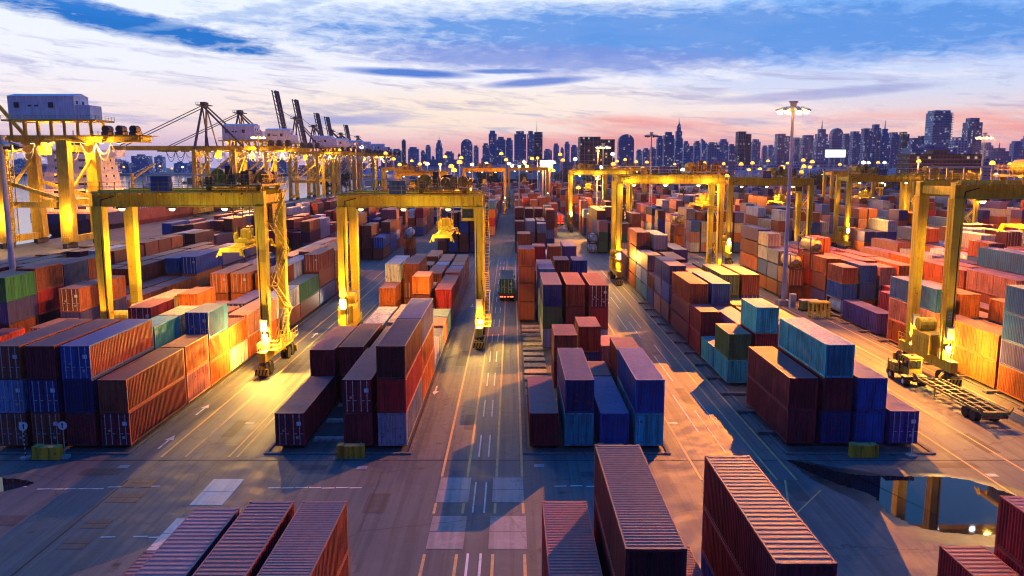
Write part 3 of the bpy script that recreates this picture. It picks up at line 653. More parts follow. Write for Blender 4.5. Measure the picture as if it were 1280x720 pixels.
for s in ST:
    z = 0.25; codes = s[4]; i = 0; tiers = []
    while i < len(codes):
        c = codes[i]; dr = i + 1 < len(codes) and codes[i + 1] == '!'
        h = 2.896 if c.isupper() else 2.591
        tiers.append((c, dr, z, h)); z += h + 0.018; i += 2 if dr else 1
    HT[(s[0], rowidx(s[0], s[1]), round(s[2]))] = z
    for t_i, (c, dr, zz, h) in enumerate(tiers):
        ALL.append(dict(blk=s[0], X=s[1], Y=s[2], L=s[3], c=c, dr=dr, z=zz, h=h, tier=t_i, n=len(tiers), nr=s[5] if len(s) > 5 else 44))
def height_near(blk, X, Y):
    best = 0
    for s in ST:
        if abs(s[1] + 1.2 - X) < 1.3 and s[2] - 0.2 <= Y <= s[2] + s[3] + 0.2:
            best = max(best, HT[(s[0], rowidx(s[0], s[1]), round(s[2]))])
    return best
def exposed(a):
    if a['tier'] == a['n'] - 1: return 1.0
    top = a['z'] + a['h']
    f = height_near(a['blk'], a['X'] + 1.2, a['Y'] - 1.2)
    sx = a['X'] + 1.2 + (3.0 if a['X'] < 0 else -3.0)
    sd = height_near(a['blk'], sx, a['Y'] + a['L'] / 2)
    if f < top - 0.5 or sd < top - 0.5: return 0.75
    return 0.0
for a in ALL: a['e'] = exposed(a); a['score'] = a['e'] / (a['Y'] + 8)
ALL.sort(key=lambda a: -a['score'])
ones = ALL[:298]; rest = ALL[298:]
for a in ones:
    ri = rowidx(a['blk'], a['X']); si = per[(a['blk'], ri)].index(a['Y'])
    cn = PALETTE[a['c'].lower()][0]
    tier = 'bottom' if (a['tier'] == 0 and a['n'] > 1) else ('top' if a['tier'] == a['n'] - 1 and a['n'] > 1 else (ORD[a['tier']] if a['n'] > 1 else 'only'))
    if a['blk'] == 'FG': lab = f"{cn} container, {tier} tier, {ORD[ri]} row from left at the {BL['FG']}"
    else: lab = f"{cn} container, {tier} tier of {ORD[si]} stack back, {ORD[ri]} row, {BL[a['blk']]}"
    det = a['Y'] < 108
    o = container(a['X'], a['Y'], a['z'], a['L'], a['h'], a['c'], a['dr'], det, lab, GR[a['blk']], a['nr'])
    if a['blk'] == 'L1' and a['Y'] == 67 and a['c'] == 'B':      # side panels take the rust brown material, doors and roof stay blue
        for ch in o.children:
            if ch.name.startswith('side_panel'): ch.material_slots[0].material = PM['r']; ch['label'] = 'rust brown side panel'
# everything smaller in view: one mesh with a paint colour per box
FAR = []
for a in rest: FAR.append((a['X'], a['Y'], a['z'], a['L'], a['h'], a['c'].lower(), a['dr']))
for (x0, nr_, y0, y1, pal, hmn, hmx) in (
    [(x, 5, y, y + 112, 'rrrmopdbvwkyn', 2, 4) for x in (-66, -44, -20, 1, 24, 49, 73, 97, 121, 146, 171) for y in (275, 405, 535)] +
    [(x, 5, y, y + 70, 'rrobpvwymn', 2, 4) for x in (200, 225, 250) for y in (300, 380, 480)] +
    [(x, 5, y, y + 130, 'rromopwbk', 2, 3) for x in (-92, ) for y in (215, 360)]):
    for r_ in range(nr_):
        y = y0
        while y < y1 - 12:
            if rnd.random() > 0.12:
                z = 0.2; L = L4 if rnd.random() < 0.8 else L2
                for k in range(rnd.randint(hmn, hmx)):
                    h = rnd.choice((2.59, 2.9)); FAR.append((x0 + r_ * 2.95, y, z, L, h, rnd.choice(pal), rnd.random() < 0.4)); z += h
            y += 12.6
b = MB(); cols = []
for (X, Y, z, L, h, c, dr) in FAR:
    col = PALETTE[c][1]; k = rnd.uniform(0.7, 1.25); col = tuple(min(1, x * k) for x in col); n0 = len(b.f)
    if Y < 215:
        b.box(X, X + CW, Y + 0.05, Y + L - 0.03, z + 0.15, z + h - 0.06); cols += [col] * 6
        for xx in (X - 0.01, X + CW - 0.14):
            b.box(xx, xx + 0.15, Y - 0.02, Y + 0.14, z, z + h); cols += [col] * 6
        b.box(X + 0.13, X + CW - 0.13, Y, Y + 0.12, z + 0.01, z + 0.16); cols += [tuple(x * 0.4 for x in col)] * 6
        if dr:
            for xx in (0.36, 0.88, 1.56, 2.08): b.box(X + xx - 0.03, X + xx + 0.03, Y - 0.01, Y + 0.045, z + 0.1, z + h - 0.1); cols += [(0.5, 0.5, 0.5)] * 6
    else:
        b.box(X, X + CW, Y, Y + L, z + 0.05, z + h); cols += [col] * 6
o = b.build('container_stacks', None); me = o.data
m_, t, bb = mat('far_container_paint', 0.55)
at = t.node('ShaderNodeAttribute', attribute_name='paint'); tc = t.node('ShaderNodeTexCoord')
nz_ = t.noise(t.mapping(tc.outputs['Object'], scale=(0.9, 0.9, 0.5)), 1.0, 5, 0.7)
wv = t.node('ShaderNodeTexWave', wave_type='BANDS', bands_direction='DIAGONAL'); wv.inputs['Scale'].default_value = 1.1; t.l.new(t.mapping(tc.outputs['Object'], scale=(1, 1, 0)), wv.inputs['Vector'])
c = t.mix(t.ramp(nz_, [(0.45, 0.0), (0.7, 0.55)]), at.outputs['Color'], (0.12, 0.06, 0.04))
t.put(bb.inputs['Base Color'], t.mix(t.math('MULTIPLY', wv.outputs['Fac'], 0.3), c, (0.03, 0.02, 0.02)))
me.materials.clear(); me.materials.append(m_)
at_ = me.color_attributes.new('paint', 'FLOAT_COLOR', 'CORNER')
import numpy as np
ar = np.repeat(np.array([(*c, 1.0) for c in cols], dtype=np.float32), 4, axis=0).ravel()
at_.data.foreach_set('color', ar)
tag(o, 'hundreds of small stacked containers filling the yard into the distance', 'containers', kind='stuff')
print('containers', len(ALL), 'far', len(FAR))
# tank containers: a steel tank in an open frame
def tank_container(X, Y, z, L, m, lab):
    t = thing('tank_container', lab, 'tank container', (X + CW / 2, Y, z), 0, 'tank containers among the stacks')
    b = MB(); H = 2.59; w = CW / 2
    for x in (-w, w - 0.12):
        for y in (0, L - 0.12): b.box(x, x + 0.12, y, y + 0.12, 0, H)
        b.box(x, x + 0.12, 0.12, L - 0.12, 0, 0.14); b.box(x, x + 0.12, 0.12, L - 0.12, H - 0.1, H)
    for y in (0, L - 0.12):
        b.box(-w + 0.12, w - 0.12, y, y + 0.12, 0, 0.14); b.box(-w + 0.12, w - 0.12, y, y + 0.12, H - 0.1, H)
        b.beam((-w + 0.1, y + 0.06, 0.1), (-0.4, y + 0.06, 1.0), 0.07); b.beam((w - 0.1, y + 0.06, 0.1), (0.4, y + 0.06, 1.0), 0.07)
    b.build('frame', m[1], t)
    b = MB(); r = 1.08; c = 1.32
    ys = [0.22, 0.35, 0.6, L - 0.6, L - 0.35, L - 0.22]; rs = [0.35, 0.8, r, r, 0.8, 0.35]
    for k in range(5): b.tube((0, ys[k], c), (0, ys[k + 1], c), rs[k], 16, r2=rs[k + 1], caps=(k in (0, 4)))
    o = b.build('tank', m[0], t)
    for p in o.data.polygons: p.use_smooth = len(p.vertices) == 4
    b = MB(); b.tube((0, L / 2, c + r - 0.02), (0, L / 2, c + r + 0.16), 0.3, 10); b.box(-0.3, 0.3, 0.4, L - 0.4, H - 0.13, H - 0.09); b.build('walkway', M_STEEL, t)
M_TANKY = painted('tank_cream_paint', (0.62, 0.40, 0.14), 0.5, 0.3); M_TANKW = painted('tank_white_paint', (0.6, 0.55, 0.52), 0.5, 0.3)
tank_container(48.55, 142, 0.25 + 2.609 + 2.914, L2, (M_TANKY, PM['k']), 'cream tank container on top of the stack behind the tall lamp mast')
tank_container(51.6, 141, 0.25 + 2.914 * 2 + 2.6, L2, (M_TANKY, PM['k']), 'round ended tank container, right one of the pair behind the lamp mast')
tank_container(51.6, 126.6, 0.25, L2, (M_TANKW, M_STEEL), 'white tank container at ground level under blue and brown containers')
container(51.6, 126.6, 0.25 + 2.61, L2, 2.591, 'b', False, False, 'blue container standing on the ground level white tank container', 'containers in the block behind the empty trailer')
container(51.6, 126.6, 0.25 + 2.61 * 2, L2, 2.591, 'r', False, False, 'rust brown container topmost above the white tank container', 'containers in the block behind the empty trailer')
tank_container(20.9, 221, 0.05, L2, (M_TANKW, PM['k']), 'lower white tank of the two stacked beside the cross road')
tank_container(20.9, 221, 2.65, L2, (M_TANKW, PM['k']), 'upper white tank of the two stacked beside the cross road')
tank_container(-27.6, 208, 5.2, L2, (M_TANKW, PM['k']), 'white tank standing on two containers left of the middle road')
container(-27.6, 208, 0.0, L2, 2.591, 'r', False, False, 'rust brown container, lower of two under a white tank', 'containers under the white tank')
container(-27.6, 208, 2.6, L2, 2.591, 'o', False, False, 'orange container, upper of two under a white tank', 'containers under the white tank')
tank_container(43.0, 216, 8.0, L2, (M_TANKY, PM['k']), 'yellow tank high on orange containers behind the lit crane')
for k, c in enumerate('RoR'): container(43.0, 216, 0.0 + k * 2.66, L2, 2.591, c, False, False, ['rust brown container at the bottom under the high yellow tank', 'orange container in the middle under the high yellow tank', 'rust brown container directly under the high yellow tank'][k], 'containers under the high yellow tank')
# ================================================================== GANTRY CRANES (rubber tyred)
def rtg(X0, X1, Yf, Yr, zt, lab, grp='rubber tyred gantry cranes', tx=0.75, sp=14.5, lights=(), girder_lights=True, near=True, loaded=False, boxes=1, m=None, power=1.0, bright=0):
    """X0/X1 leg centre lines, Yf/Yr front and rear girders, zt girder top"""
    m = m or M_CRANE
    cy = (Yf + Yr) / 2; t = thing('gantry_crane', lab, 'gantry crane', ((X0 + X1) / 2, cy, 0), 0, grp)
    hx = (X1 - X0) / 2; hy = (Yr - Yf) / 2; gz = zt - 1.6; wleg = 0.95
    for sx in (-1, 1):
        for sy in (-1, 1):
            b = MB(); x = sx * hx; y = sy * hy
            b.beam((x, y * 1.0, 2.9), (x, y, gz), 0.85, 1.05, q2=1.15)
            for k in range(5): b.box(x - 0.52, x + 0.52, y - 0.60, y + 0.60, 4.2 + k * 3.0, 4.28 + k * 3.0)
            b.build('leg', m, t)
    for sy in (-1, 1):
        b = MB(); y = sy * hy
        b.box(-hx - 0.5, hx + 0.5, y - 0.5, y + 0.5, gz, zt)
        b.box(-hx - 0.5, hx + 0.5, y - 0.62, y + 0.62, zt, zt + 0.06); b.box(-hx - 0.6, hx + 0.6, y - 0.6, y + 0.6, gz - 0.05, gz)
        n = 12
        for k in range(n):
            x = -hx + (k + 0.5) * 2 * hx / n; b.box(x - 0.03, x + 0.03, y - 0.56, y + 0.56, gz + 0.02, zt - 0.01)
        b.box(-hx, hx, y - 0.1, y + 0.1, zt + 0.06, zt + 0.2)
        b.build('girder', m, t)
        b = MB(); yy = y + sy * 1.15; b.box(-hx - 0.6, hx + 0.6, yy - 0.48, yy + 0.48, zt - 0.1, zt - 0.04)
        for k in range(8): b.box(-hx + k * hx / 4 + 0.4, -hx + k * hx / 4 + 0.48, min(y, yy), max(y, yy), zt - 0.3, zt - 0.1)
        b.rail([(-hx - 0.6, yy + sy * 0.45, zt - 0.04), (hx + 0.6, yy + sy * 0.45, zt - 0.04)], 1.15, 1.6, 0.03); b.build('walkway', M_MACHY, t)
    for sx in (-1, 1):
        b = MB(); x = sx * hx
        b.box(x - 0.4, x + 0.4, -hy - 2.2, hy + 2.2, 1.75, 2.9); b.box(x - 0.25, x + 0.25, -hy + 0.6, hy - 0.6, gz + 0.3, gz + 1.2)
        b.build('sill_beam', m, t)
        for sy in (-1, 1):
            g_ = MB(); yc = sy * (hy + 0.9); g_.box(x - 0.34, x + 0.34, yc - 1.5, yc + 1.5, 0.95, 1.35); g_.box(x - 0.2, x + 0.2, yc - 0.3, yc + 0.3, 1.35, 1.75)
            g_.box(x - 0.75, x + 0.75, yc + sy * 1.62 - 0.1, yc + sy * 1.62 + 0.1, 0.35, 1.15)
            bo = g_.build('bogie', m, t)
            sb = MB(); yb = yc + sy * 1.62 - 0.11 if sy < 0 else yc + sy * 1.62 + 0.11
            for k in range(4): sb.beam((x - 0.7 + k * 0.38, yb, 0.4), (x - 0.5 + k * 0.38, yb, 1.1), 0.14, 0.02)
            sb.build('stripe', M_DARK, bo)
            for dy in (-0.85, 0.85):
                wb = MB()
                for xx in (x - 0.46, x + 0.10): wb.tube((xx, yc + dy, 0.78), (xx + 0.36, yc + dy, 0.78), 0.78, 14)
                wb.build('wheel', M_DARK, bo)
    # engine house and fuel drum on one sill, electrical house on the other
    for k, sx in enumerate((-1, 1)[:boxes + 0] if boxes < 2 else (-1, 1)):
        x = sx * (hx + 0.2); b = MB(); b.box(x - 1.0, x + 1.0, -2.6, 1.2, 3.0, 5.2)
        for j in range(6): b.box(x - 1.04, x + 1.04, -2.3 + j * 0.55, -2.0 + j * 0.55, 3.4, 4.7)
        b.build('engine_house', m, t)
        b = MB(); b.tube((x - 0.9, 0.2, 5.95), (x + 0.9, 0.2, 5.95), 0.75, 14); b.box(x - 0.8, x + 0.8, -0.2, 0.6, 5.2, 5.4); b.build('fuel_drum', m, t)
    b = MB(); x = hx + 0.6
    b.box(x - 0.1, x + 0.9, -hy - 0.9, hy + 0.4, 2.9, 2.96); b.rail([(x + 0.9, -hy - 0.9, 2.96), (x + 0.9, hy + 0.4, 2.96)], 1.1, 1.2)
    b.rail([(x - 0.1, -hy - 0.9, 2.96), (x + 0.9, -hy - 0.9, 2.96)], 1.1, 1.0); b.build('platform', m, t)
    b = MB()                                          # zigzag stair up the right legs
    zz = 3.0; d = 1; nfl = 5; fh = (gz + 1.6 - 3.0) / nfl
    for k in range(nfl):
        ya, yb = (-hy + 0.9, hy - 0.9) if d > 0 else (hy - 0.9, -hy + 0.9)
        for xx in (x, x + 0.6): b.beam((xx, ya, zz), (xx, yb, zz + fh), 0.07, 0.2); b.beam((xx, ya, zz + 1.0), (xx, yb, zz + fh + 1.0), 0.05)
        for j in range(9):
            f = (j + 0.5) / 9; b.box(x, x + 0.6, ya + (yb - ya) * f - 0.13, ya + (yb - ya) * f + 0.13, zz + fh * f, zz + fh * f + 0.04)
        b.box(x - 0.1, x + 0.7, min(yb, yb + d * 0.7), max(yb, yb + d * 0.7), zz + fh - 0.04, zz + fh)
        zz += fh; d = -d
    b.build('stair', m, t)
    b = MB(); lx = -hx - 0.62
    for s in (-0.22, 0.22): b.beam((lx, -hy + s, 2.9), (lx, -hy + s, gz), 0.06)
    for k in range(int((gz - 3) / 0.45)): b.beam((lx, -hy - 0.22, 3.1 + k * 0.45), (lx, -hy + 0.22, 3.1 + k * 0.45), 0.04)
    b.build('ladder', m, t)
    # conduits running down the front legs
    for sx in (-1, 1): b = MB(); b.tube((sx * (hx - 0.3), -hy - 0.62, 3), (sx * (hx - 0.3), -hy - 0.62, gz), 0.07, 6); b.build('conduit', M_DARK, t)
    b = MB()
    b.path([(-hx + 2, -hy - 0.6, zt - 0.5), (-hx + 0.5, -hy - 0.68, zt - 0.9), (-hx + 0.3, -hy - 0.62, gz - 2)], 0.06); b.build('cable', M_DARK, t)
    # drive motors, cable reel and control boxes crowding the crane's feet
    for sx in (-1, 1):
        for sy in (-1, 1):
            yc = sy * (hy + 0.9); q = MB(); q.tube((sx * hx - 0.62, yc - 0.1, 1.45), (sx * hx + 0.62, yc - 0.1, 1.45), 0.26, 10); q.build('drive_motor', M_MACH, t)
            q = MB(); q.box(sx * hx - 0.38, sx * hx + 0.38, sy * hy - 0.62 - 0.42, sy * hy - 0.62, 5.2, 6.5); q.box(sx * hx - 0.3, sx * hx + 0.3, sy * hy - 1.07, sy * hy - 1.04, 5.3, 6.4); q.build('control_box', M_STEEL, t)
    q = MB(); q.tube((hx + 0.62, 0.6, 4.9), (hx + 0.90, 0.6, 4.9), 1.15, 20); q.tube((hx + 0.55, 0.6, 4.9), (hx + 0.97, 0.6, 4.9), 0.35, 12); q.build('cable_reel', M_MACH, t)
    q = MB(); q.box(hx + 0.3, hx + 0.62, -0.3, 1.5, 2.9, 3.6)
    for k in range(4): q.beam((hx + 0.75, 0.6 + 1.1 * cos(k * pi / 4), 4.9 + 1.1 * sin(k * pi / 4)), (hx + 0.75, 0.6 - 1.1 * cos(k * pi / 4), 4.9 - 1.1 * sin(k * pi / 4)), 0.36, 0.06)
    q.build('reel_stand', m, t)
    for sx in (-1, 1):
        q = MB(); x = sx * hx; q.path([(x + 0.5, -hy - 0.7, 2.9), (x + 0.62, -hy - 0.75, 4.5), (x + 0.5, -hy - 0.7, 7.5), (x + 0.3, -hy - 0.65, 9.0)], 0.05, 5); q.build('hose', M_DARK, t)
        q = MB(); q.rail([(x - 0.45, -hy - 2.2, 2.9), (x - 0.45, -hy - 0.7, 2.9)], 1.0, 0.7, 0.03); q.rail([(x - 0.45, hy + 0.7, 2.9), (x - 0.45, hy + 2.2, 2.9)], 1.0, 0.7, 0.03); q.build('guard_rail', m, t)
    # trolley with hoist machinery
    cx = -hx + 2 * hx * tx
    b = MB(); b.box(cx - 3.4, cx + 3.4, -hy - 0.9, hy + 0.9, zt + 0.62, zt + 0.82)
    for x in (cx - 2.8, cx + 2.8):
        for y in (-hy, hy): b.tube((x, y - 0.12, zt + 0.41), (x, y + 0.12, zt + 0.41), 0.32, 10)
    b.rail([(cx - 3.4, -hy - 0.9, zt + 0.82), (cx + 3.4, -hy - 0.9, zt + 0.82), (cx + 3.4, hy + 0.9, zt + 0.82), (cx - 3.4, hy + 0.9, zt + 0.82), (cx - 3.4, -hy - 0.9, zt + 0.82)], 1.1, 0.9, 0.03)
    tr = b.build('trolley', M_MACHY, t)
    b = MB(); b.tube((cx - 2.6, -1.2, zt + 1.7), (cx - 2.6, 1.4, zt + 1.7), 0.85, 14); b.tube((cx + 0.1, -1.6, zt + 1.5), (cx + 0.1, 1.6, zt + 1.5), 0.62, 12)
    b.tube((cx + 2.4, -1.0, zt + 1.6), (cx + 2.4, 1.0, zt + 1.6), 0.7, 12); b.build('hoist_drum', M_MACHY, tr)
    b = MB(); pass
    for bx in ((-1.4, -0.6, -2.4, -1.0, 2.9), (1.0, 1.9, -hy - 0.6, -hy + 0.8, 2.3), (-0.4, 0.9, 1.7, 2.9, 2.4), (-3.0, -2.2, -hy - 0.5, -hy + 0.3, 1.7), (2.2, 3.1, 1.4, 2.6, 2.2)):
        q = MB(); q.box(cx + bx[0], cx + bx[1], bx[2], bx[3], zt + 0.82, zt + bx[4]); q.box(cx + bx[0] + 0.1, cx + bx[1] - 0.1, bx[2] - 0.04, bx[2], zt + 1.0, zt + bx[4] - 0.2); q.build('machine_cabinet', M_MACH, tr)
    for k in range(7): b.beam((cx - 3 + k, -hy + 0.2, zt + 0.9), (cx - 2.6 + k, -hy + 1.2, zt + 1.9 + (k % 3) * 0.5), 0.08)
    b.build('stanchions', M_MACH, tr)
    b = MB(); b.box(cx + 2.3, cx + 4.0, -hy + 0.8, -hy + 2.8, gz - 1.9, gz + 0.2); b.box(cx + 2.6, cx + 2.75, -hy + 1.7, -hy + 1.85, gz + 0.2, zt + 0.6)
    cb = b.build('operator_cab', M_MACHY, tr)
    b = MB(); b.box(cx + 2.4, cx + 3.9, -hy + 0.78, -hy + 0.80, gz - 1.5, gz - 0.3); b.box(cx + 2.28, cx + 2.30, -hy + 1.0, -hy + 2.6, gz - 1.5, gz - 0.3); b.build('window', M_GLASS, cb)
    # headblock and spreader on four ropes; the spreader runs along the stacks
    b = MB()
    for x in (-0.9, 0.9):
        for y in (-1.6, 1.6): b.tube((cx + x, y, sp + 1.3), (cx + x * 1.1, y * 1.05, zt + 0.8), 0.05, 5, caps=False)
    b.build('hoist_rope', M_BOOM, tr)
    b = MB(); b.box(cx - 0.9, cx + 0.9, -2.0, 2.0, sp + 0.75, sp + 1.15)
    for x in (-0.75, 0.75):
        for y in (-1.6, 1.6): b.tube((cx + x - 0.15, y, sp + 1.5), (cx + x + 0.15, y, sp + 1.5), 0.42, 10)
    b.box(cx - 0.5, cx + 0.5, -0.8, 0.8, sp + 1.15, sp + 2.2)
    for k in range(9): b.beam((cx - 1.0 + k * 0.25, -1.7, sp + 1.1), (cx - 1.0 + k * 0.25 + (0.1 if k % 2 else -0.1), -1.7, sp + 1.9 + (k % 3) * 0.35), 0.05)
    b.build('headblock', m, tr)
    b = MB(); b.box(cx - 0.55, cx + 0.55, -2.6, 2.6, sp + 0.15, sp + 0.72)
    for x in (-0.95, 0.62): b.box(cx + x, cx + x + 0.33, -5.7, 5.7, sp + 0.18, sp + 0.5)
    for y in (-6.0, 5.7): b.box(cx - 1.2, cx + 1.2, y, y + 0.3, sp + 0.05, sp + 0.5)
    for x in (-1.28, 1.02):
        for y in (-6.05, 5.75):
            b.box(cx + x, cx + x + 0.26, y, y + 0.3, sp - 0.35, sp + 0.1)
            b.beam((cx + x + 0.13, y + 0.15, sp + 0.4), (cx + x * 1.35 + 0.13, y + 0.15, sp - 0.5), 0.12)
    for y in (-3.4, -1.0, 1.0, 3.4): b.box(cx - 1.0, cx + 1.0, y, y + 0.2, sp + 0.22, sp + 0.46)
    b.build('spreader', m, tr)
    # electrical cabinet and festoon on the front walkway
    b = MB(); ex = -hx + 2 * hx * 0.42; b.box(ex - 1.0, ex + 1.0, -hy - 1.6, -hy - 0.7, zt + 0.1, zt + 1.7); b.box(ex - 1.05, ex + 1.05, -hy - 1.65, -hy - 0.65, zt + 1.7, zt + 1.76); b.build('electrical_cabinet', M_BLUEBOX, t)
    if near:
        b = MB(); b.tube((-hx + 1.2, hy + 1.5, zt + 1.7), (hx - 7, hy + 1.5, zt + 1.7), 0.1, 6)
        for k in range(7): b.beam((-hx + 1.5 + k * 2, hy + 1.5, zt), (-hx + 1.5 + k * 2, hy + 1.5, zt + 1.7), 0.09)
        b.build('festoon_rail', M_STEEL, t)
    # floodlights: under the front girder and low on the legs
    def flood(x, y, z, lamp_power, r=0.28, face=-1, col=YELLOW):
        b = MB(); b.box(x - r, x + r, y - 0.12, y + 0.12, z - r * 0.8, z + r * 0.8); b.box(x - 0.04, x + 0.04, y - 0.04, y + 0.04, z + r * 0.7, z + r * 0.7 + 0.3)
        f = b.build('floodlight', M_MACH, t)
        b = MB(); b.box(x - r * 0.9, x + r * 0.9, y - 0.16 if face < 0 else y + 0.13, y - 0.13 if face < 0 else y + 0.16, z - r * 0.65, z + r * 0.65); b.build('lens', E_YE, f)
        if lamp_power and near:
            l = lamp('POINT', (x, y + face * 0.5, z - 0.1), lamp_power, col, 0.25); l.parent = t
    for (sx, sy, z, p_) in (lights): flood(sx * (hx + 0.1) + (0 if abs(sx) == 1 else 0), sy * (hy) - 0.9, z, p_ * power, 0.32)
    if sp == 14.3 or sp == 14.6: l = lamp('POINT', (cx - 1.9, -hy - 4.4, sp + 1.0), 900, (1.0, 0.80, 0.2), 0.3); l.parent = t  # added lamp hanging free without a fitting, brightens the spreader
    if bright:  # extra lamps without fittings, added to brighten girder and legs
        for fx in (-0.8, -0.1, 0.7):
            l = lamp('POINT', (fx * hx, -hy - 1.2, gz - 1.3), bright, (1.0, 0.72, 0.25), 0.3); l.parent = t
    if girder_lights:
        for k, fx in enumerate((-0.72, -0.1, 0.55)):
            x = fx * hx; b = MB(); b.box(x - 0.55, x + 0.55, -hy - 0.35, -hy + 0.35, gz - 0.28, gz - 0.06); f = b.build('floodlight', M_MACH, t)
            b = MB(); b.tube((x, -hy, gz - 0.29), (x, -hy, gz - 0.52), 0.34, 12, r2=0.2); b.build('lens', E_YE, f)
            if k == 1 and near: l = lamp('SPOT', (x, 0, gz - 0.4), girder_lights * 2.6, YELLOW, 0.4, (x, 0.01, 0), 165, 0.5); l.rotation_euler = (0, 0, 0); l.parent = t
    return t
G1 = rtg(-46.5, -28.3, 92.5, 100.0, 20.95, 'yellow gantry crane straddling the left block with blue cabinet on its girder', tx=0.84, sp=14.3, lights=((1, -1, 4.6, 17000), (-1, -1, 5.5, 4000)), girder_lights=8000, boxes=1)
G2 = rtg(-22.1, -4.3, 106.5, 114.3, 20.15, 'yellow gantry crane straddling the stacks left of the middle road', tx=0.74, sp=14.6, lights=((-1, -1, 6.2, 12000), (1, -1, 3.6, 6000)), girder_lights=8000, boxes=1)
G3 = rtg(21.3, 41.4, 163, 171, 21.8, 'brightly lit gantry crane behind the puddle block right of centre', tx=0.86, sp=15.5, lights=((-1, -1, 6.0, 6000), (1, -1, 3.6, 1500)), girder_lights=3500, bright=1600)
G4 = rtg(21.0, 42.2, 292, 300, 21.8, 'lit gantry crane beyond the cross road, left of the brightest one', tx=0.3, sp=15, lights=((-1, -1, 7, 5000), (1, -1, 5, 4000)), girder_lights=9000, bright=1800)
G5 = rtg(52.2, 71.5, 197, 205, 20.6, 'gantry crane between the lit centre crane and the tall lamp mast', tx=0.7, lights=((-1, -1, 5, 6000),), girder_lights=7000)
G6 = rtg(92.5, 112.5, 226, 234, 20.8, 'gantry crane right of the mast with two machinery clusters on top', tx=0.3, lights=((-1, -1, 6, 9000), (1, -1, 14, 9000)), girder_lights=8000)
G7 = rtg(47.6, 67.6, 88.0, 95.6, 22.0, 'large gantry crane at the right edge beside the empty trailer', tx=0.6, sp=16.5, lights=((-1, -1, 4.2, 8000), (-1, 1, 3.4, 8000)), girder_lights=6000)
rtg(128, 148, 262, 270, 20.8, 'far gantry crane at the right edge of the yard', tx=0.4, lights=((1, -1, 14, 4000),), girder_lights=5000)
rtg(128, 148, 330, 338, 21, 'farther gantry crane at the right, behind another one', tx=0.6, lights=(), girder_lights=5000, near=False)
rtg(-46, -26.5, 330, 338, 21, 'pale gantry crane far off behind the left crane girder', tx=0.3, lights=((1, -1, 8, 5000),), girder_lights=7000, near=False)
rtg(-23, -3.5, 395, 403, 22, 'far gantry crane left of the end of the middle road', tx=0.5, lights=((1, -1, 8, 5000),), girder_lights=7000, near=False)
rtg(-1.5, 19.5, 452, 460, 22, 'far gantry crane right of the end of the middle road', tx=0.4, lights=((1, -1, 8, 5000),), girder_lights=7000, near=False)
rtg(48, 68, 420, 428, 22, 'small far gantry crane seen through the lit centre crane', tx=0.6, lights=(), girder_lights=8000, near=False)
rtg(-69, -50, 440, 448, 22, 'far gantry crane beside the quay cranes', tx=0.6, lights=(), girder_lights=8000, near=False)
E_GL = emit('white_flood_glass', (0.95, 0.97, 1.0), 60)
for x in (-5.6, -1.1, 3.4):      # white floodlights under the rear girder of the right crane, mirrored in the puddle
    q = MB(); q.box(x - 0.35, x + 0.35, 3.1, 3.3, 20.1, 20.6); f = q.build('floodlight', M_MACH, G7)
    q = MB(); q.box(x - 0.3, x + 0.3, 3.04, 3.09, 20.12, 20.5); q.build('lens', E_GL, f)
# small writing panel on the right crane leg
tp = MB()
for k in range(13):
    z = 11.6 - k * 0.36; wd = (0.34, 0.26, 0.38, 0.30)[k % 4]
    tp.box(-wd / 2, wd / 2, -0.01, 0.0, z, z + 0.08); tp.box(-wd / 2, -wd / 2 + 0.07, -0.01, 0.0, z - 0.14, z + 0.0)
    if k % 2: tp.box(wd / 2 - 0.07, wd / 2, -0.01, 0.0, z - 0.14, z + 0.0)
o = tp.build('lettering', M_WHITEP, G7); o.location = (-10.0, -3.8 - 0.57, 0)
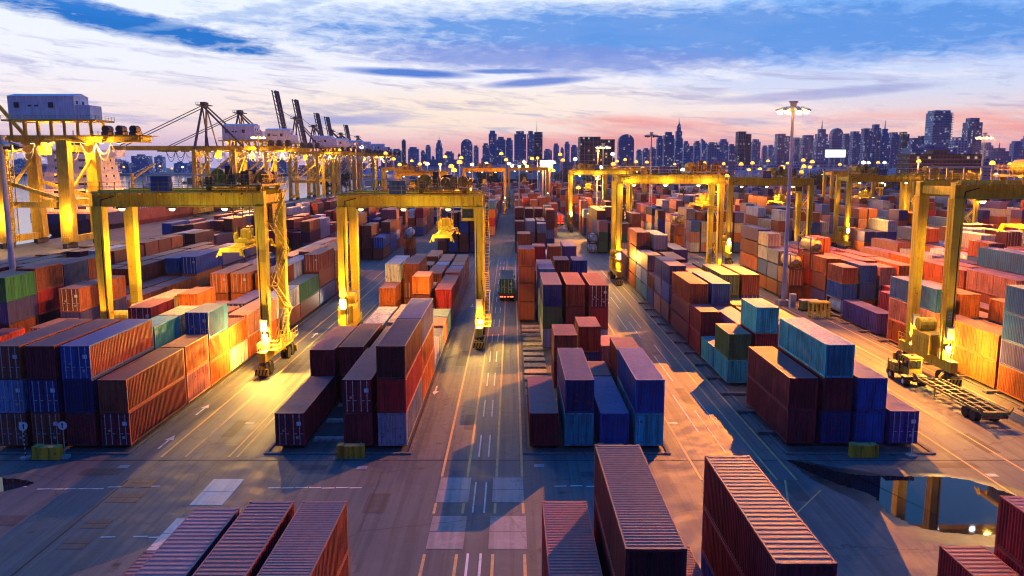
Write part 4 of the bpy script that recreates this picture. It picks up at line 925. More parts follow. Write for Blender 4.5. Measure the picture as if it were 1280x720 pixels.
# ================================================================== QUAY CRANES
def sts(Y, lab, boom_up=False, apex=50, zg=30.6, house=(-8, 14), lit=1.0, near=False, m=None, LB=40):
    m = m or M_QUAYCR; XL, XW = -127.0, -145.0; hw = 8.5
    t = thing('quay_crane', lab, 'quay crane', ((XL + XW) / 2, Y, 0), 0, 'ship to shore cranes along the quay')
    P = lambda x, y, z: (x - (XL + XW) / 2, y, z)
    for x in (XL, XW):
        for y in (-hw, hw):
            b = MB(); b.beam(P(x, y, 2.0), P(x, y * 0.92, zg), 3.4 if near else 2.1, 3.0 if near else 1.8, q2=3.0 if near else 1.6); b.build('leg', m, t)
        b = MB(); b.box(P(x, 0, 0)[0] - 0.8, P(x, 0, 0)[0] + 0.8, -hw - 2, hw + 2, 1.6, 3.4)
        q = MB(); q.box(P(x, 0, 0)[0] - 0.6, P(x, 0, 0)[0] + 0.6, -hw, hw, zg - 3.2, zg - 1.2); q.build('cross_beam', m, t)
        q = MB(); q.beam(P(x, -hw, 14), P(x, hw, zg - 4), 0.7); q.build('brace', m, t)
        b.build('sill_beam', m, t)
        for y in (-hw, hw):
            b = MB(); b.box(P(x, 0, 0)[0] - 0.6, P(x, 0, 0)[0] + 0.6, y - 3, y + 3, 0.2, 1.5)
            for k in range(4): b.tube((P(x, 0, 0)[0] - 0.3, y - 2.4 + k * 1.6, 0.45), (P(x, 0, 0)[0] + 0.3, y - 2.4 + k * 1.6, 0.45), 0.45, 8)
            b.build('bogie', M_MACH, t)
    for y in (-hw, hw):
        b = MB(); b.beam(P(XL, y, 12.5), P(XW, y, 12.5), 1.3, 1.6); b.beam(P(XW, y, 13), P(XL - 2, y, zg - 4), 0.8) if not near else b.beam(P(XW + 1, y, zg * 0.62), P(XL, y, 13.5), 1.0)
        b.rail([P(XL, y - 0.8, 13.3), P(XW, y - 0.8, 13.3)], 1.1, 2.0, 0.04)
        b.build('portal_beam', m, t)
    # main girder running land side to water side
    b = MB(); x_land = XL + 20; x_w = XW - (0 if boom_up else 40)
    for y in (-3.2, 3.2):
        b.beam(P(x_land, y, zg + 0.6), P(x_w, y, zg + 0.6), 0.9, 1.9)
    for k in range(int((x_land - x_w) / 6)): b.box(P(x_land - k * 6, 0, 0)[0] - 0.25, P(x_land - k * 6, 0, 0)[0] + 0.25, -2.7, 2.7, zg + 0.3, zg + 0.9)
    b.build('girder', m, t)
    b = MB()
    for y in (-4.4, 4.4):
        b.box(P(x_w, 0, 0)[0], P(x_land, 0, 0)[0], y - 0.4, y + 0.4, zg + 0.4, zg + 0.5)
        b.rail([P(x_w, y + (0.4 if y > 0 else -0.4), zg + 0.5), P(x_land, y + (0.4 if y > 0 else -0.4), zg + 0.5)], 1.1, 2.2, 0.05)
    b.build('walkway', m, t)
    # A-frame
    b = MB(); xa = XW + (3 if not near else -26)
    for y in (-hw * 0.85, hw * 0.85):
        b.beam(P(XW, y, zg), P(xa, y * 0.35, apex), 1.0, 1.0, q2=0.7); b.beam(P(xa, y * 0.35, apex), P(XL + 4, y * 0.8, zg + 1), 0.7) if not near else None
        b.beam(P(XW + 6, y * 0.8, zg + 1), P(xa, y * 0.35, apex - 1), 0.5) if not near else None
    b.box(P(xa, 0, 0)[0] - 2.6, P(xa, 0, 0)[0] + 2.6, -3.6, 3.6, apex, apex + 0.4); b.rail([P(xa - 2.6, -3.6, apex + 0.4), P(xa + 2.6, -3.6, apex + 0.4)], 1.1, 1.0, 0.06); b.box(P(xa, 0, 0)[0] - 1, P(xa, 0, 0)[0] + 1, -2.6, 2.6, apex + 0.4, apex + 1.6)
    b.build('apex_frame', M_BOOM if not near else m, t)
    if not boom_up and not near:
        b = MB()
        for y in (-2.6, 2.6): b = MB(); b.beam(P(xa, y, apex), P(XW - 36, y, zg + 1.8), 0.34); b.build('forestay', M_BOOM, t)
    elif boom_up:
        b = MB(); L = LB; an = R(80)
        for y in (-3.0, 3.0):
            pts = []
            for k in range(15):
                f = k / 14; pts.append(P(XW - 2 - cos(an) * L * f, y, zg + 1 + sin(an) * L * f))
            p2 = [(p[0] - 2.2, p[1], p[2] + 0.4) for p in pts]
            for k in range(14):
                b.beam(pts[k], pts[k + 1], 1.3); b.beam(p2[k], p2[k + 1], 0.6); b.beam(pts[k], p2[k + 1], 0.3)
        for k in range(8):
            f = k / 7; x = XW - 2 - cos(an) * L * f; z = zg + 1 + sin(an) * L * f; b.beam(P(x, -3, z), P(x, 3, z), 0.5)
        b.build('raised_boom', M_BOOM, t)
        b = MB()
        for y in (-2.6,): b.beam(P(xa, y, apex), P(XW - 2 - cos(an) * L * 0.7, y, zg + 1 + sin(an) * L * 0.7), 0.25)
        b.build('forestay', M_BOOM, t)
    # machine house with a lean-to
    h0, h1 = house; b = MB(); x0 = P(XL + h0, 0, 0)[0]; x1 = P(XL + h1, 0, 0)[0]; zh = zg + (6.0 if near else 4.2); hh = 6.6
    xm = x1 - (x1 - x0) * 0.18
    b.box(x0, xm, -4.2, 4.2, zh, zh + hh); b.box(xm, x1, -3.4, 3.4, zh, zh + hh * 0.62)
    b.prism([(-4.5, zh + hh), (4.5, zh + hh), (0, zh + hh + 0.9)], x0 - 0.2, xm + 0.2, 'x')
    hb = b.build('machine_house', M_HOUSE, t)
    b = MB()
    for fx in (0.1, 0.62): b.box(x0 + (xm - x0) * fx, x0 + (xm - x0) * fx + 1.3, -4.55, -4.21, zh + hh * 0.5, zh + hh * 0.5 + 1.5)
    for fx in (0.3, 0.4): b.box(x0 + (xm - x0) * fx, x0 + (xm - x0) * fx + 1.1, -4.25, -4.21, zh + hh * 0.55, zh + hh * 0.55 + 0.5)
    for yy in (-3, 0.5): b.box(xm + 0.0, xm + 0.03, yy, yy + 1.2, zh + hh * 0.66, zh + hh * 0.66 + 1.0)
    b.build('vent', M_MACH, hb)
    b = MB(); b.box(x0 - 1.5, x1 + 2.5, -5.6, 5.6, zh - 0.5, zh - 0.02)
    b.rail([(x0 - 1.5, -5.6, zh), (x1 + 2.5, -5.6, zh), (x1 + 2.5, 5.6, zh)], 1.1, 1.6, 0.05)
    for k in range(7):
        xx = x0 + (x1 - x0) * k / 6
        for y in (-3.6, 3.6): b.box(xx - 0.3, xx + 0.3, y - 0.3, y + 0.3, zg + 1.5, zh - 0.5)
    b.build('house_platform', m, t)
    b = MB(); xx = x1 + 3
    for k in range(3): b.tube((xx + k * 4, -1.5, zg + 3.4), (xx + k * 4, 1.5, zg + 3.4), 1.1, 10); b.box(xx + k * 4 - 1, xx + k * 4 + 1, -2, 2, zg + 1.6, zg + 2.6)
    b.rail([(xx - 2, -4.6, zg + 1.6), (xx + 12, -4.6, zg + 1.6)], 1.1, 1.4, 0.06); b.box(xx - 2, xx + 13, -4.6, 4.6, zg + 1.45, zg + 1.58); b.build('winch', M_MACH, t)
    # festoon loops of cable under the girder, lamplight put into their pale colour, the last loops dark
    b = MB(); c = MB(); ends = [P(XL + 16 - k * 4.4, 0, 0)[0] for k in range(12)]
    for i_, (a, d) in enumerate(zip(ends[:-1], ends[1:])):
        for dp in (3.2, 5.0):
            pts = [(a + (d - a) * u / 8, -3.9, zg - 0.6 - dp * 4 * (u / 8) * (1 - u / 8)) for u in range(9)]
            (b if i_ < 9 else c).path(pts, 0.07 if near else 0.12, 4)
    b.build('festoon_cable', M_FEST, t); c.build('festoon_cable', M_DARK, t)
    n = 0
    for k in range(9):
        x = P(XL + 14 - k * 5.0, 0, 0)[0]; b = MB(); b.box(x - 0.4, x + 0.4, -4.5, -3.9, zg - 0.75, zg - 0.4); f = b.build('floodlight', M_MACH, t)
        b = MB(); b.box(x - 0.36, x + 0.36, -4.4, -3.95, zg - 0.85, zg - 0.76); b.build('lens', E_FAR, f)
    for (x, z, p_, cc) in () if not lit else ((XL - 7, zg - 2.2, 17000, YELLOW), (XL + 8, zg - 2.2, 8000, YELLOW)):
        l = lamp('POINT', (x - (XL + XW) / 2, -2 if x < XL else -5, z), p_ * lit, cc, 0.5); l.parent = t
    for (x, y) in ((XW - 2, -hw), (XL + 2, -hw)) if near else ():
        l = lamp('POINT', (x - (XL + XW) / 2, y - 3.0, 9), 5000 * lit, YELLOW, 0.5); l.parent = t
    # operator cab and trolley hanging under the girder
    b = MB(); x = P(XW + 6, 0, 0)[0]; b.box(x - 3, x + 3, -3, 3, zg - 1.4, zg - 0.5); b.box(x + 1, x + 3.4, -1.4, 1.4, zg - 4, zg - 1.4); b.build('trolley', m, t)
    # lattice lift tower on the waterside front leg
    b = MB(); x = P(XW + 2.6, 0, 0)[0]
    for (xx, yy) in ((x - 1, -hw - 2), (x + 1, -hw - 2), (x - 1, -hw), (x + 1, -hw)): b.beam((xx, yy, 2), (xx, yy, zg), 0.22)
    for k in range(14):
        z = 2 + k * (zg - 2) / 14; z2 = z + (zg - 2) / 14
        b.beam((x - 1, -hw - 2, z), (x + 1, -hw - 2, z2), 0.14); b.beam((x + 1, -hw - 2, z), (x - 1, -hw - 2, z2), 0.14); b.beam((x + 1, -hw - 2, z), (x + 1, -hw, z2), 0.14); b.box(x - 1, x + 1, -hw - 2, -hw, z, z + 0.08)
    b.build('lift_tower', m, t)
    return t
M_FEST = painted('festoon_cable_lamplight_tint', (0.75, 0.7, 0.62), 0.1, 0.05)  # pale so that the lamplight is in the cable's colour
sts(243, 'nearest quay crane at the left edge with a big lavender machine house', near=True, lit=1.3, house=(-17, 6), apex=66)
sts(386, 'quay crane with lowered boom and the taller pointed apex frame', house=(-6, 12), apex=50.5)
sts(436, 'quay crane with lowered boom just behind the taller apex', house=(-1, 14), apex=50)
sts(548, 'quay crane with the tallest raised lattice boom', True, house=(-4, 12), apex=53, LB=40)
sts(596, 'quay crane with raised boom, second tallest, just right of the tallest', True, house=(-4, 12), apex=50, LB=38, lit=0)
sts(655, 'quay crane with raised boom, third from the left of the raised ones', True, house=(-4, 12), apex=49, LB=32, lit=0)
sts(690, 'quay crane with raised boom, fourth from the left of the raised ones', True, house=(-4, 12), apex=48, LB=31, lit=0)
sts(765, 'farthest quay crane with a thin raised boom', True, house=(-4, 12), apex=48, LB=28, lit=1.0)
# ================================================================== SHIP
def ship():
    t = thing('cargo_ship', 'cargo ship moored at the quay, navy stern and pink lit white superstructure', 'ship', (-164.5, 300, 0))
    HB, HS = painted('ship_hull_navy', (0.03, 0.04, 0.12), 0.4, 0.5), painted('ship_hull_lamplight_brown', (0.30, 0.09, 0.07), 0.5, 0.5, 0.5, 0.1, 0.0)  # brown side plating paints orange lamplight onto the navy hull
    def hull(name, st, m):
        b = MB(); ring = []
        for (y, w_, zt, zb, wb) in st:
            ring.append([(-w_, y, zt), (-w_, y, (zt + zb) / 2), (-wb, y, zb), (wb, y, zb), (w_, y, (zt + zb) / 2), (w_, y, zt)])
        for r in ring: b.v += r
        for k in range(len(ring) - 1):
            for j in range(5): i = k * 6 + j; b.f.append((i, i + 1, i + 7, i + 6)); b.m.append(0)
            i = k * 6; b.f.append((i, i + 6, i + 11, i + 5)); b.m.append(0)
        b.f.append(tuple(range(5, -1, -1))); n = 6 * (len(ring) - 1); b.f.append(tuple(range(n, n + 6))); b.m += [0, 0]
        return b.build(name, m, t)
    hull('stern', [(-2, 9.5, 6.0, 2.5, 4), (2, 13, 6.0, -1.0, 7), (9, 14, 6.0, -3, 9), (30, 14.2, 6.0, -3, 12)], HB)
    hull('hull', [(30.02, 14.2, 6.0, -3, 12), (150, 14.2, 6.0, -3, 13), (172, 11, 8.0, -3, 6), (186, 2.0, 10, -3, 0.6)], HS)
    b = MB(); zz = 6.0
    for k, (hw, y0, y1) in enumerate(((12.5, 7, 27), (12, 8, 26), (11, 8, 25), (10.5, 9, 25), (10.5, 9, 24), (10, 10, 24), (9.5, 10, 23))):
        b.box(-hw, hw, y0, y1, zz, zz + 2.75); b.box(-hw - 0.9, hw + 0.9, y0 - 1.0, y1 + 0.6, zz + 2.75, zz + 2.95); zz += 2.95
    b.box(-14.2, 14.2, 15, 22, zz, zz + 2.6); b.box(-8, 8, 11, 22, zz, zz + 2.7); zt = zz + 2.7
    su = b.build('superstructure', M_WHITEP, t)
    b = MB(); zz = 6.0
    for k in range(7):
        for x in (-6, 3): b.box(x - 0.8, x + 2.2, [7, 8, 8, 9, 9, 10, 10][k] - 0.05, [7, 8, 8, 9, 9, 10, 10][k] - 0.005, zz + 1.2, zz + 2.1)
        for y in (13, 19): b.box([12.5, 12, 11, 10.5, 10.5, 10, 9.5][k] + 0.005, [12.5, 12, 11, 10.5, 10.5, 10, 9.5][k] + 0.05, y, y + 0.9, zz + 1.2, zz + 2.1)
        zz += 2.95
    b.box(-7.5, 7.5, 10.9, 10.98, zz + 1.2, zz + 2.2); b.build('window', M_GLASS, su)
    b = MB(); zz = 6.0
    for k in range(7):
        hw = [12.5, 12, 11, 10.5, 10.5, 10, 9.5][k] + 0.9; y0 = [7, 8, 8, 9, 9, 10, 10][k] - 1
        b.rail([(-hw, y0, zz + 2.95), (hw, y0, zz + 2.95), (hw, 24, zz + 2.95)], 1.1, 2.5, 0.05); zz += 2.95
    b.rail([(-9, -1.9, 6), (-13.6, 8, 6), (-14, 30, 6)], 1.1, 2, 0.05); b.rail([(-9, -1.9, 6), (9, -1.9, 6), (13.6, 8, 6), (14.1, 30, 6), (14.1, 150, 6)], 1.1, 2.2, 0.05); b.build('railing', M_WHITEP, t)
    b = MB(); b.prism([(-3, 14), (3, 14), (2.6, 20), (-2.6, 20)], zt, zt + 4.5, 'z'); b.build('funnel', M_BLUEBOX, t)
    b = MB(); b.tube((0, 12, zt), (0, 12, zt + 7), 0.25, 6); b.box(-3, 3, 11.8, 12.2, zt + 4, zt + 4.2); b.build('mast', M_WHITEP, t)
    b = MB(); b.prism([(9, 9.5), (16, 9.5), (17, 11.3), (8, 11.3)], 12.6, 14.6, 'x'); b.build('lifeboat', PM['o'], t)
    b = MB()
    for k in range(9): b.box(-12, 12, 38 + k * 13.2, 49.5 + k * 13.2, 6, 7.6)
    b.build('hatch_cover', M_BOOM, t)
    for (x, y) in ((10, 36), (-8, 36), (10, 100), (10, 140)):
        b = MB(); b.tube((x, y, 6), (x, y, 20), 0.7, 8); b.beam((x, y, 18), (x, y + 22, 24), 0.7); b.beam((x, y, 20), (x, y + 20, 24), 0.15); b.build('deck_crane', M_CRANE2, t)
    b = MB()
    for (x, y, z) in ((9, 6.6, 10.4), (4, 6.6, 10.4), (-3, 6.6, 8.6), (-9, 7, 8.6), (6, 7.5, 14), (0, 8, 17), (-6, 8.5, 20), (12.8, 16, 11.5), (12.4, 22, 14.4), (8, 9.5, 23)): b.tube((x, y, z), (x, y - 0.3, z), 0.28, 8)
    b.build('deck_light', E_OR, t)
    for (x, y, z, p_) in ((6, 3, 11, 5200), (-6, 3, 10, 3800), (17, 18, 12, 3500)):
        l = lamp('POINT', (x, y, z), p_, ORANGE, 0.4); l.parent = t
ship()
b = MB(); b.prism([(-30, -1.6), (-27, -2.6), (20, -2.6), (26, -0.5), (-30, -0.3)], -3.5, 3.5, 'y'); b.box(-22, -12, -2.8, 2.8, -0.3, 4.5); b.box(-10, 16, -2.6, 2.6, -0.4, 0.8)
o = b.build('river_barge', M_BOOM); o.location = (-430, 1150, 0); tag(o, 'long dark barge lying low on the bright river', 'barge')
b = MB(); b.prism([(-14, -1.4), (-12, -2.6), (11, -2.6), (15, 0.6), (-14, 0.3)], -3, 3, 'y'); b.box(-9, 1, -2.2, 2.2, 0.2, 4.2); b.box(-7, -1, -1.8, 1.8, 4.2, 6.4); b.tube((2, 0, 0.2), (2, 0, 9), 0.15, 6)
o = b.build('river_tug', M_WHITEP); o.location = (-330, 760, 0); tag(o, 'small tug boat on the river beyond the quay cranes', 'boat')
# ================================================================== LAMP MASTS
def big_mast(x, y, h, lab, cat='lamp mast', r=0.42, head=True, n=8, power=0, aim=(0, 50, 0), col=ORANGE, m=None, grp='tall lamp masts'):
    t = thing('lamp_mast', lab, cat, (x, y, 0), 0, grp)
    b = MB(); zs = [0.9, h * 0.35, h * 0.7, h - 0.6]; rs = [r, r * 0.86, r * 0.7, r * 0.55]
    for k in range(3): b.tube((0, 0, zs[k]), (0, 0, zs[k + 1]), rs[k], 12, r2=rs[k + 1])
    for k in range(1, 3): b.tube((0, 0, zs[k] - 0.15), (0, 0, zs[k] + 0.15), rs[k] * 1.12, 12)
    o = b.build('pole', m or M_STEEL, t)
    b = MB(); b.box(-1.0, 1.0, -1.0, 1.0, 0, 0.9); b.tube((0, 0, 0.9), (0, 0, 1.0), 0.75, 12); b.build('plinth', M_CONC, t)
    if head:
        b = MB(); b.tube((0, 0, h - 0.6), (0, 0, h + 0.8), 0.55, 10); b.tube((0, 0, h + 0.8), (0, 0, h + 1.1), 0.75, 10)
        for k in range(n): a = 2 * pi * k / n; b.beam((0, 0, h), (cos(a) * 2.6, sin(a) * 2.6, h - 0.25), 0.12)
        for k in range(n): a = 2 * pi * k / n; a2 = 2 * pi * (k + 1) / n; b.beam((cos(a) * 1.6, sin(a) * 1.6, h - 0.1), (cos(a2) * 1.6, sin(a2) * 1.6, h - 0.1), 0.08)
        b.build('head_frame', M_STEEL, t)
        for k in range(n):
            a = 2 * pi * k / n; c, s_ = cos(a), sin(a); b = MB()
            b.beam((c * 1.5, s_ * 1.5, h + 0.05), (c * 2.85, s_ * 2.85, h - 0.42), 0.75, 0.26); f = b.build('floodlight', M_STEEL, t)
            b = MB(); b.beam((c * 1.7, s_ * 1.7, h - 0.24), (c * 2.7, s_ * 2.7, h - 0.60), 0.62, 0.16); b.tube((c * 2.2, s_ * 2.2, h - 0.95), (c * 2.2, s_ * 2.2, h - 0.45), 0.34, 10); b.build('lens', M_GLASS if not power else (E_YE if col is not ORANGE else E_OR2), f)
    if power:
        d = Vector((aim[0] - x, aim[1] - y, 0)).normalized()
        l = lamp('SPOT', (x + d.x * 2.6, y + d.y * 2.6, h - 0.9), power, col, 0.2, aim, 100, 0.7)
        for a_ in (1.9, -1.9):      # the other heads of the ring, aimed the other ways
            e = Vector((d.x * cos(a_) - d.y * sin(a_), d.x * sin(a_) + d.y * cos(a_), 0))
            lamp('SPOT', (x + e.x * 2.6, y + e.y * 2.6, h - 0.9), (190000 if a_ > 0 else 24000) if power > 500000 else power * 0.35, col, 0.45, (x + e.x * 45, y + e.y * 45, 0), 128, 0.5)
    return t
E_OR2 = emit('mast_lamp_glass', (1.0, 0.55, 0.14), 12)
M_MASTP = painted('mast_galvanised_pole', (0.50, 0.44, 0.47), 0.2, 0.1, 0.5, 0.1, 0.0)
big_mast(46.6, 138.5, 33.2, 'tallest lamp mast, lit orange head against the sky right of centre', power=MAST_POWER, aim=(10, 50, 0), m=M_MASTP)
big_mast(158, 278, 33.2, 'lit lamp mast at the far right beneath the tall apartment tower', power=750000, aim=(105, 160, 0), m=M_MASTP)
big_mast(55, 328, 35.3, 'unlit dark headed lamp mast in front of the skyline right of centre', n=6)
big_mast(-61.5, 327, 31.2, 'slim unlit mast between the quay cranes and the left skyline', n=4, r=0.3)
big_mast(-91.6, 300, 34.0, 'orange lit lamp mast standing against the quay cranes', power=420000, aim=(-60, 190, 0), r=0.3)
big_mast(33, 300, 30.4, 'orange lamp mast in front of the dark square office block', power=300000, aim=(10, 230, 0), r=0.3)
big_mast(-72.6, 118, 27.0, 'grey lamp mast rising at the left edge of the photo', power=0, r=0.5, m=M_MASTP)
big_mast(2.2, 250, 24, 'short dark mast at the end of the near road', n=4, r=0.35, power=40000, aim=(0, 330, 0), col=YELLOW)
NUM = ['first', 'second', 'third', 'fourth', 'fifth', 'sixth', 'seventh', 'eighth', 'ninth', 'tenth', 'eleventh', 'twelfth', 'thirteenth', 'fourteenth', 'fifteenth', 'sixteenth', 'seventeenth', 'eighteenth', 'nineteenth', 'twentieth']
def nth(i):
    if i < 20: return NUM[i]
    te = ['', '', 'twenty', 'thirty', 'forty', 'fifty', 'sixty', 'seventy', 'eighty', 'ninety', 'hundred', 'hundred and ten', 'hundred and twenty'][(i + 1) // 10]
    return (te + ' ' + NUM[(i + 1) % 10 - 1]) if (i + 1) % 10 else te[:-1] + 'ieth'
LAMPS = [(-108,520,32.8,'o'),(-113,577,33.8,'o'),(-76,420,32.7,'w'),(-147,760,27.5,'o'),(-121,707,34.0,'o'),(-85,520,28.4,'o'),(-64,420,29.6,'o'),(-60,420,26.7,'w'),(-57,420,23.9,'o'),(-92,760,26.7,'w'),(-69,620,23.9,'o'),(-43,420,24.3,'y'),(-45,520,23.9,'w'),(-50,620,29.2,'w'),(-38,620,28.6,'o'),(-25,520,23.9,'y'),(-13,420,24.3,'y'),(-8,620,31.6,'o'),(-2,520,24.4,'y'),(-3,420,26.3,'o'),(9,620,25.1,'y'),(15,620,28.0,'o'),(16,520,27.9,'o'),(22,520,24.9,'y'),(31,620,25.1,'w'),(36,620,31.0,'o'),(38,620,26.8,'w'),(32,420,26.7,'w'),(31,620,19.1,'o'),(54,520,32.3,'o'),(66,520,25.9,'o'),(71,520,26.9,'w'),(114,760,26.0,'w'),(98,620,20.9,'o'),(51,420,29.2,'w'),(234,620,16.8,'g'),(158,420,9.8,'w'),(128,620,19.7,'g'),(224,520,24.9,'w'),(342,760,25.3,'w'),(358,760,25.3,'o'),(218,620,26.8,'o'),(253,760,24.6,'o'),(-509,1950,25.4,'w'),(-486,1950,21.6,'w'),(-486,2050,19.5,'o'),(-456,2050,23.5,'w'),(-830,1950,17.9,'o'),(-802,1950,12.3,'o'),(-777,1950,16.0,'w'),(-749,2050,19.5,'o'),(-987,2200,21.3,'w'),(-962,2050,15.6,'o'),(-1234,2200,17.1,'o'),(-1260,2200,12.9,'o'),(336,760,25.3,'w'),(373,620,23.9,'w'),(121,520,24.9,'o'),(133,520,24.4,'w'),(122,420,24.7,'o'),(235,760,26.7,'o'),(206,520,23.9,'w'),(-369,1930,31,'w')]
LAMPS += [(51,360,17.9,'w'),(275,560,25.9,'w'),(-35,700,19.4,'o'),(31,300,20.2,'o'),(162,360,15.3,'y'),(-149,900,26.0,'o'),(114,700,25.4,'w'),(-95,900,25.3,'o'),(-22,300,23.4,'o'),(51,300,19.7,'o'),(111,560,14.6,'o'),(286,560,15.3,'y'),(127,360,23.2,'o'),(78,300,19.8,'o'),(29,360,14.0,'o'),(45,450,18.3,'o'),(277,450,17.4,'o'),(-21,300,22.0,'w'),(61,300,19.7,'y'),(210,700,19.8,'o'),(126,360,20.8,'o'),(191,450,25.0,'y'),(-19,300,24.9,'o'),(60,560,21.6,'y'),(309,560,14.3,'o'),(91,450,17.3,'y'),(-24,360,13.0,'o'),(177,900,23.7,'o'),(153,450,12.5,'y'),(44,360,24.2,'o'),(148,360,18.7,'w'),(211,360,19.4,'w'),(174,300,24.6,'o'),(188,360,20.4,'o'),(155,560,23.9,'w'),(86,360,15.9,'o'),(203,560,25.4,'o'),(129,450,21.0,'o'),(162,450,22.5,'o'),(-30,360,17.6,'o'),(98,300,23.0,'o'),(101,300,13.8,'o'),(115,560,15.1,'o'),(-18,360,17.3,'o')]
LAMPS.sort(key=lambda a: a[0] / a[1])
LAMPS = [(x, y, z, 'o' if (c == 'w' and k_ % 2) else c) for k_, (x, y, z, c) in enumerate(LAMPS)]
BULB = {'o': E_OR, 'w': E_WH, 'y': E_YE, 'g': emit('green_white_lamp_glass', (0.55, 1.0, 0.75), 20)}
LN = {'o': 'orange', 'w': 'white', 'y': 'yellow', 'g': 'greenish white'}
for i, (x, y, z, c) in enumerate(LAMPS):
    t = thing('street_lamp', f'far {LN[c]} lamp on a thin pole, {nth(i)} from the left along the horizon', 'street lamp', (x, y, 0), 0, 'far lamps below the skyline')
    b = MB(); b.tube((0, 0, 0), (0, 0, z), 0.22 if y < 1000 else 0.5, 6); b.beam((-1.2, 0, z), (1.2, 0, z), 0.3); b.build('pole', M_STEEL, t)
    k = 0.95 if y < 560 else (1.5 if y < 1000 else 2.6); b = MB(); b.dome((0, -0.2, z - 0.4), k, 10, 4); b.tube((0, -0.2, z - 0.8), (0, -0.2, z - 0.4), k, 10, r2=k); b.build('lamp_head', BULB[c], t)
    if i % 9 == 0 and y < 600: l = lamp('POINT', (x, y - 2, z - 2), 50000, ORANGE if c != 'w' else (0.9, 0.95, 1.0), 0.6)
# ================================================================== VEHICLES
def wheel(b, x, y, r, wd, m=None): b.tube((x - wd / 2, y, r), (x + wd / 2, y, r), r, 16)
def tractor(loc, rz, lab, paint, lights=False, grp='yard tractors'):
    """terminal tractor, its nose towards local +Y"""
    t = thing('yard_tractor', lab, 'truck', loc, rz, grp)
    b = MB(); b.box(-0.45, 0.45, -2.4, 2.6, 0.62, 0.92); b.box(-1.15, 1.15, 2.35, 2.65, 0.45, 0.95); b.box(-0.5, 0.5, -2.2, -1.0, 0.92, 1.12); b.build('chassis', M_MACH, t)
    b = MB(); b.prism([(0.9, 1.0), (2.55, 1.0), (2.55, 1.75), (2.3, 1.95), (0.9, 2.0)], -1.1, 0.1, 'x'); b.box(-1.1, 1.1, 2.0, 2.55, 0.95, 1.25); b.build('engine_cover', paint, t)
    b = MB(); b.prism([(-0.75, 0.95), (1.0, 0.95), (1.15, 1.9), (0.95, 2.85), (-0.7, 2.85), (-0.75, 1.9)], -0.2, 1.2, 'x')
    b.box(-0.28, 1.28, -0.85, 1.15, 2.86, 2.93); cb = b.build('cab', paint, t)
    b = MB(); b.box(-0.05, 0.45, -0.80, -0.765, 1.75, 2.6); b.box(0.55, 1.05, -0.80, -0.765, 1.75, 2.6); b.box(1.205, 1.24, -0.5, 0.1, 1.75, 2.6); b.box(1.205, 1.24, 0.2, 0.8, 1.75, 2.6); b.box(-0.24, -0.205, -0.5, 0.8, 1.75, 2.6)
    b.box(-0.05, 1.05, 1.13, 1.18, 1.85, 2.55); b.build('window', M_GLASS, cb)
    b = MB(); b.tube((-0.75, 0.5, 0.9), (-0.75, 0.5, 3.0), 0.09, 8); b.tube((-0.75, 0.5, 1.5), (-0.75, 0.5, 2.3), 0.17, 8); b.build('exhaust', M_MACH, t)
    for x in (-0.5, 1.5): b = MB(); b.beam((0.5 + (x - 0.5) * 0.7, 1.0, 2.6), (x, 1.25, 2.5), 0.04); b.box(x - 0.1, x + 0.1, 1.23, 1.27, 2.05, 2.5); b.build('mirror', M_MACH, t)
    b = MB(); b.tube((0.5, 0.2, 2.93), (0.5, 0.2, 3.08), 0.1, 8); b.build('beacon', M_REDP, cb)
    for x in (-0.9, 0.9): b = MB(); b.box(x - 0.12, x + 0.12, -2.46, -2.4, 0.7, 0.85); b.build('tail_light', M_REDP, t)
    b = MB(); b.path([(-0.2, -0.8, 1.5), (-0.3, -1.3, 1.3), (-0.2, -1.9, 1.6), (-0.1, -2.3, 1.3)], 0.03, 5); b.build('air_hose', M_REDP, t)
    b = MB(); b.rail([(-1.15, -0.2, 1.0), (-1.15, 2.3, 1.0)], 1.2, 0.8, 0.03); b.build('handrail', paint, t)
    for (x, y, r, wd) in ((-1.0, 1.7, 0.52, 0.32), (1.0, 1.7, 0.52, 0.32), (-0.92, -1.5, 0.52, 0.6), (0.92, -1.5, 0.52, 0.6)):
        b = MB(); wheel(b, x, y, r, wd); o = b.build('wheel', M_DARK, t); b = MB(); b.tube((x - wd / 2 - 0.01, y, r), (x + wd / 2 + 0.01, y, r), r * 0.5, 10); b.build('rim', M_WHITEP, o)
    b = MB()
    for x in (-0.95, 0.95): b.box(x - 0.32, x + 0.32, -2.1, -0.9, 1.08, 1.14)
    b.build('mudguard', paint, t)
    for x in (-0.85, 0.85):
        b = MB(); b.tube((x, 2.64, 0.8), (x, 2.70, 0.8), 0.14, 10); b.build('headlight', E_YE if lights else M_GLASS, t)
    if lights:
        l = lamp('SPOT', (0, 2.9, 0.9), 900, (1, 0.85, 0.6), 0.1, (0, 14, 0), 70, 0.6); l.parent = t
    return t
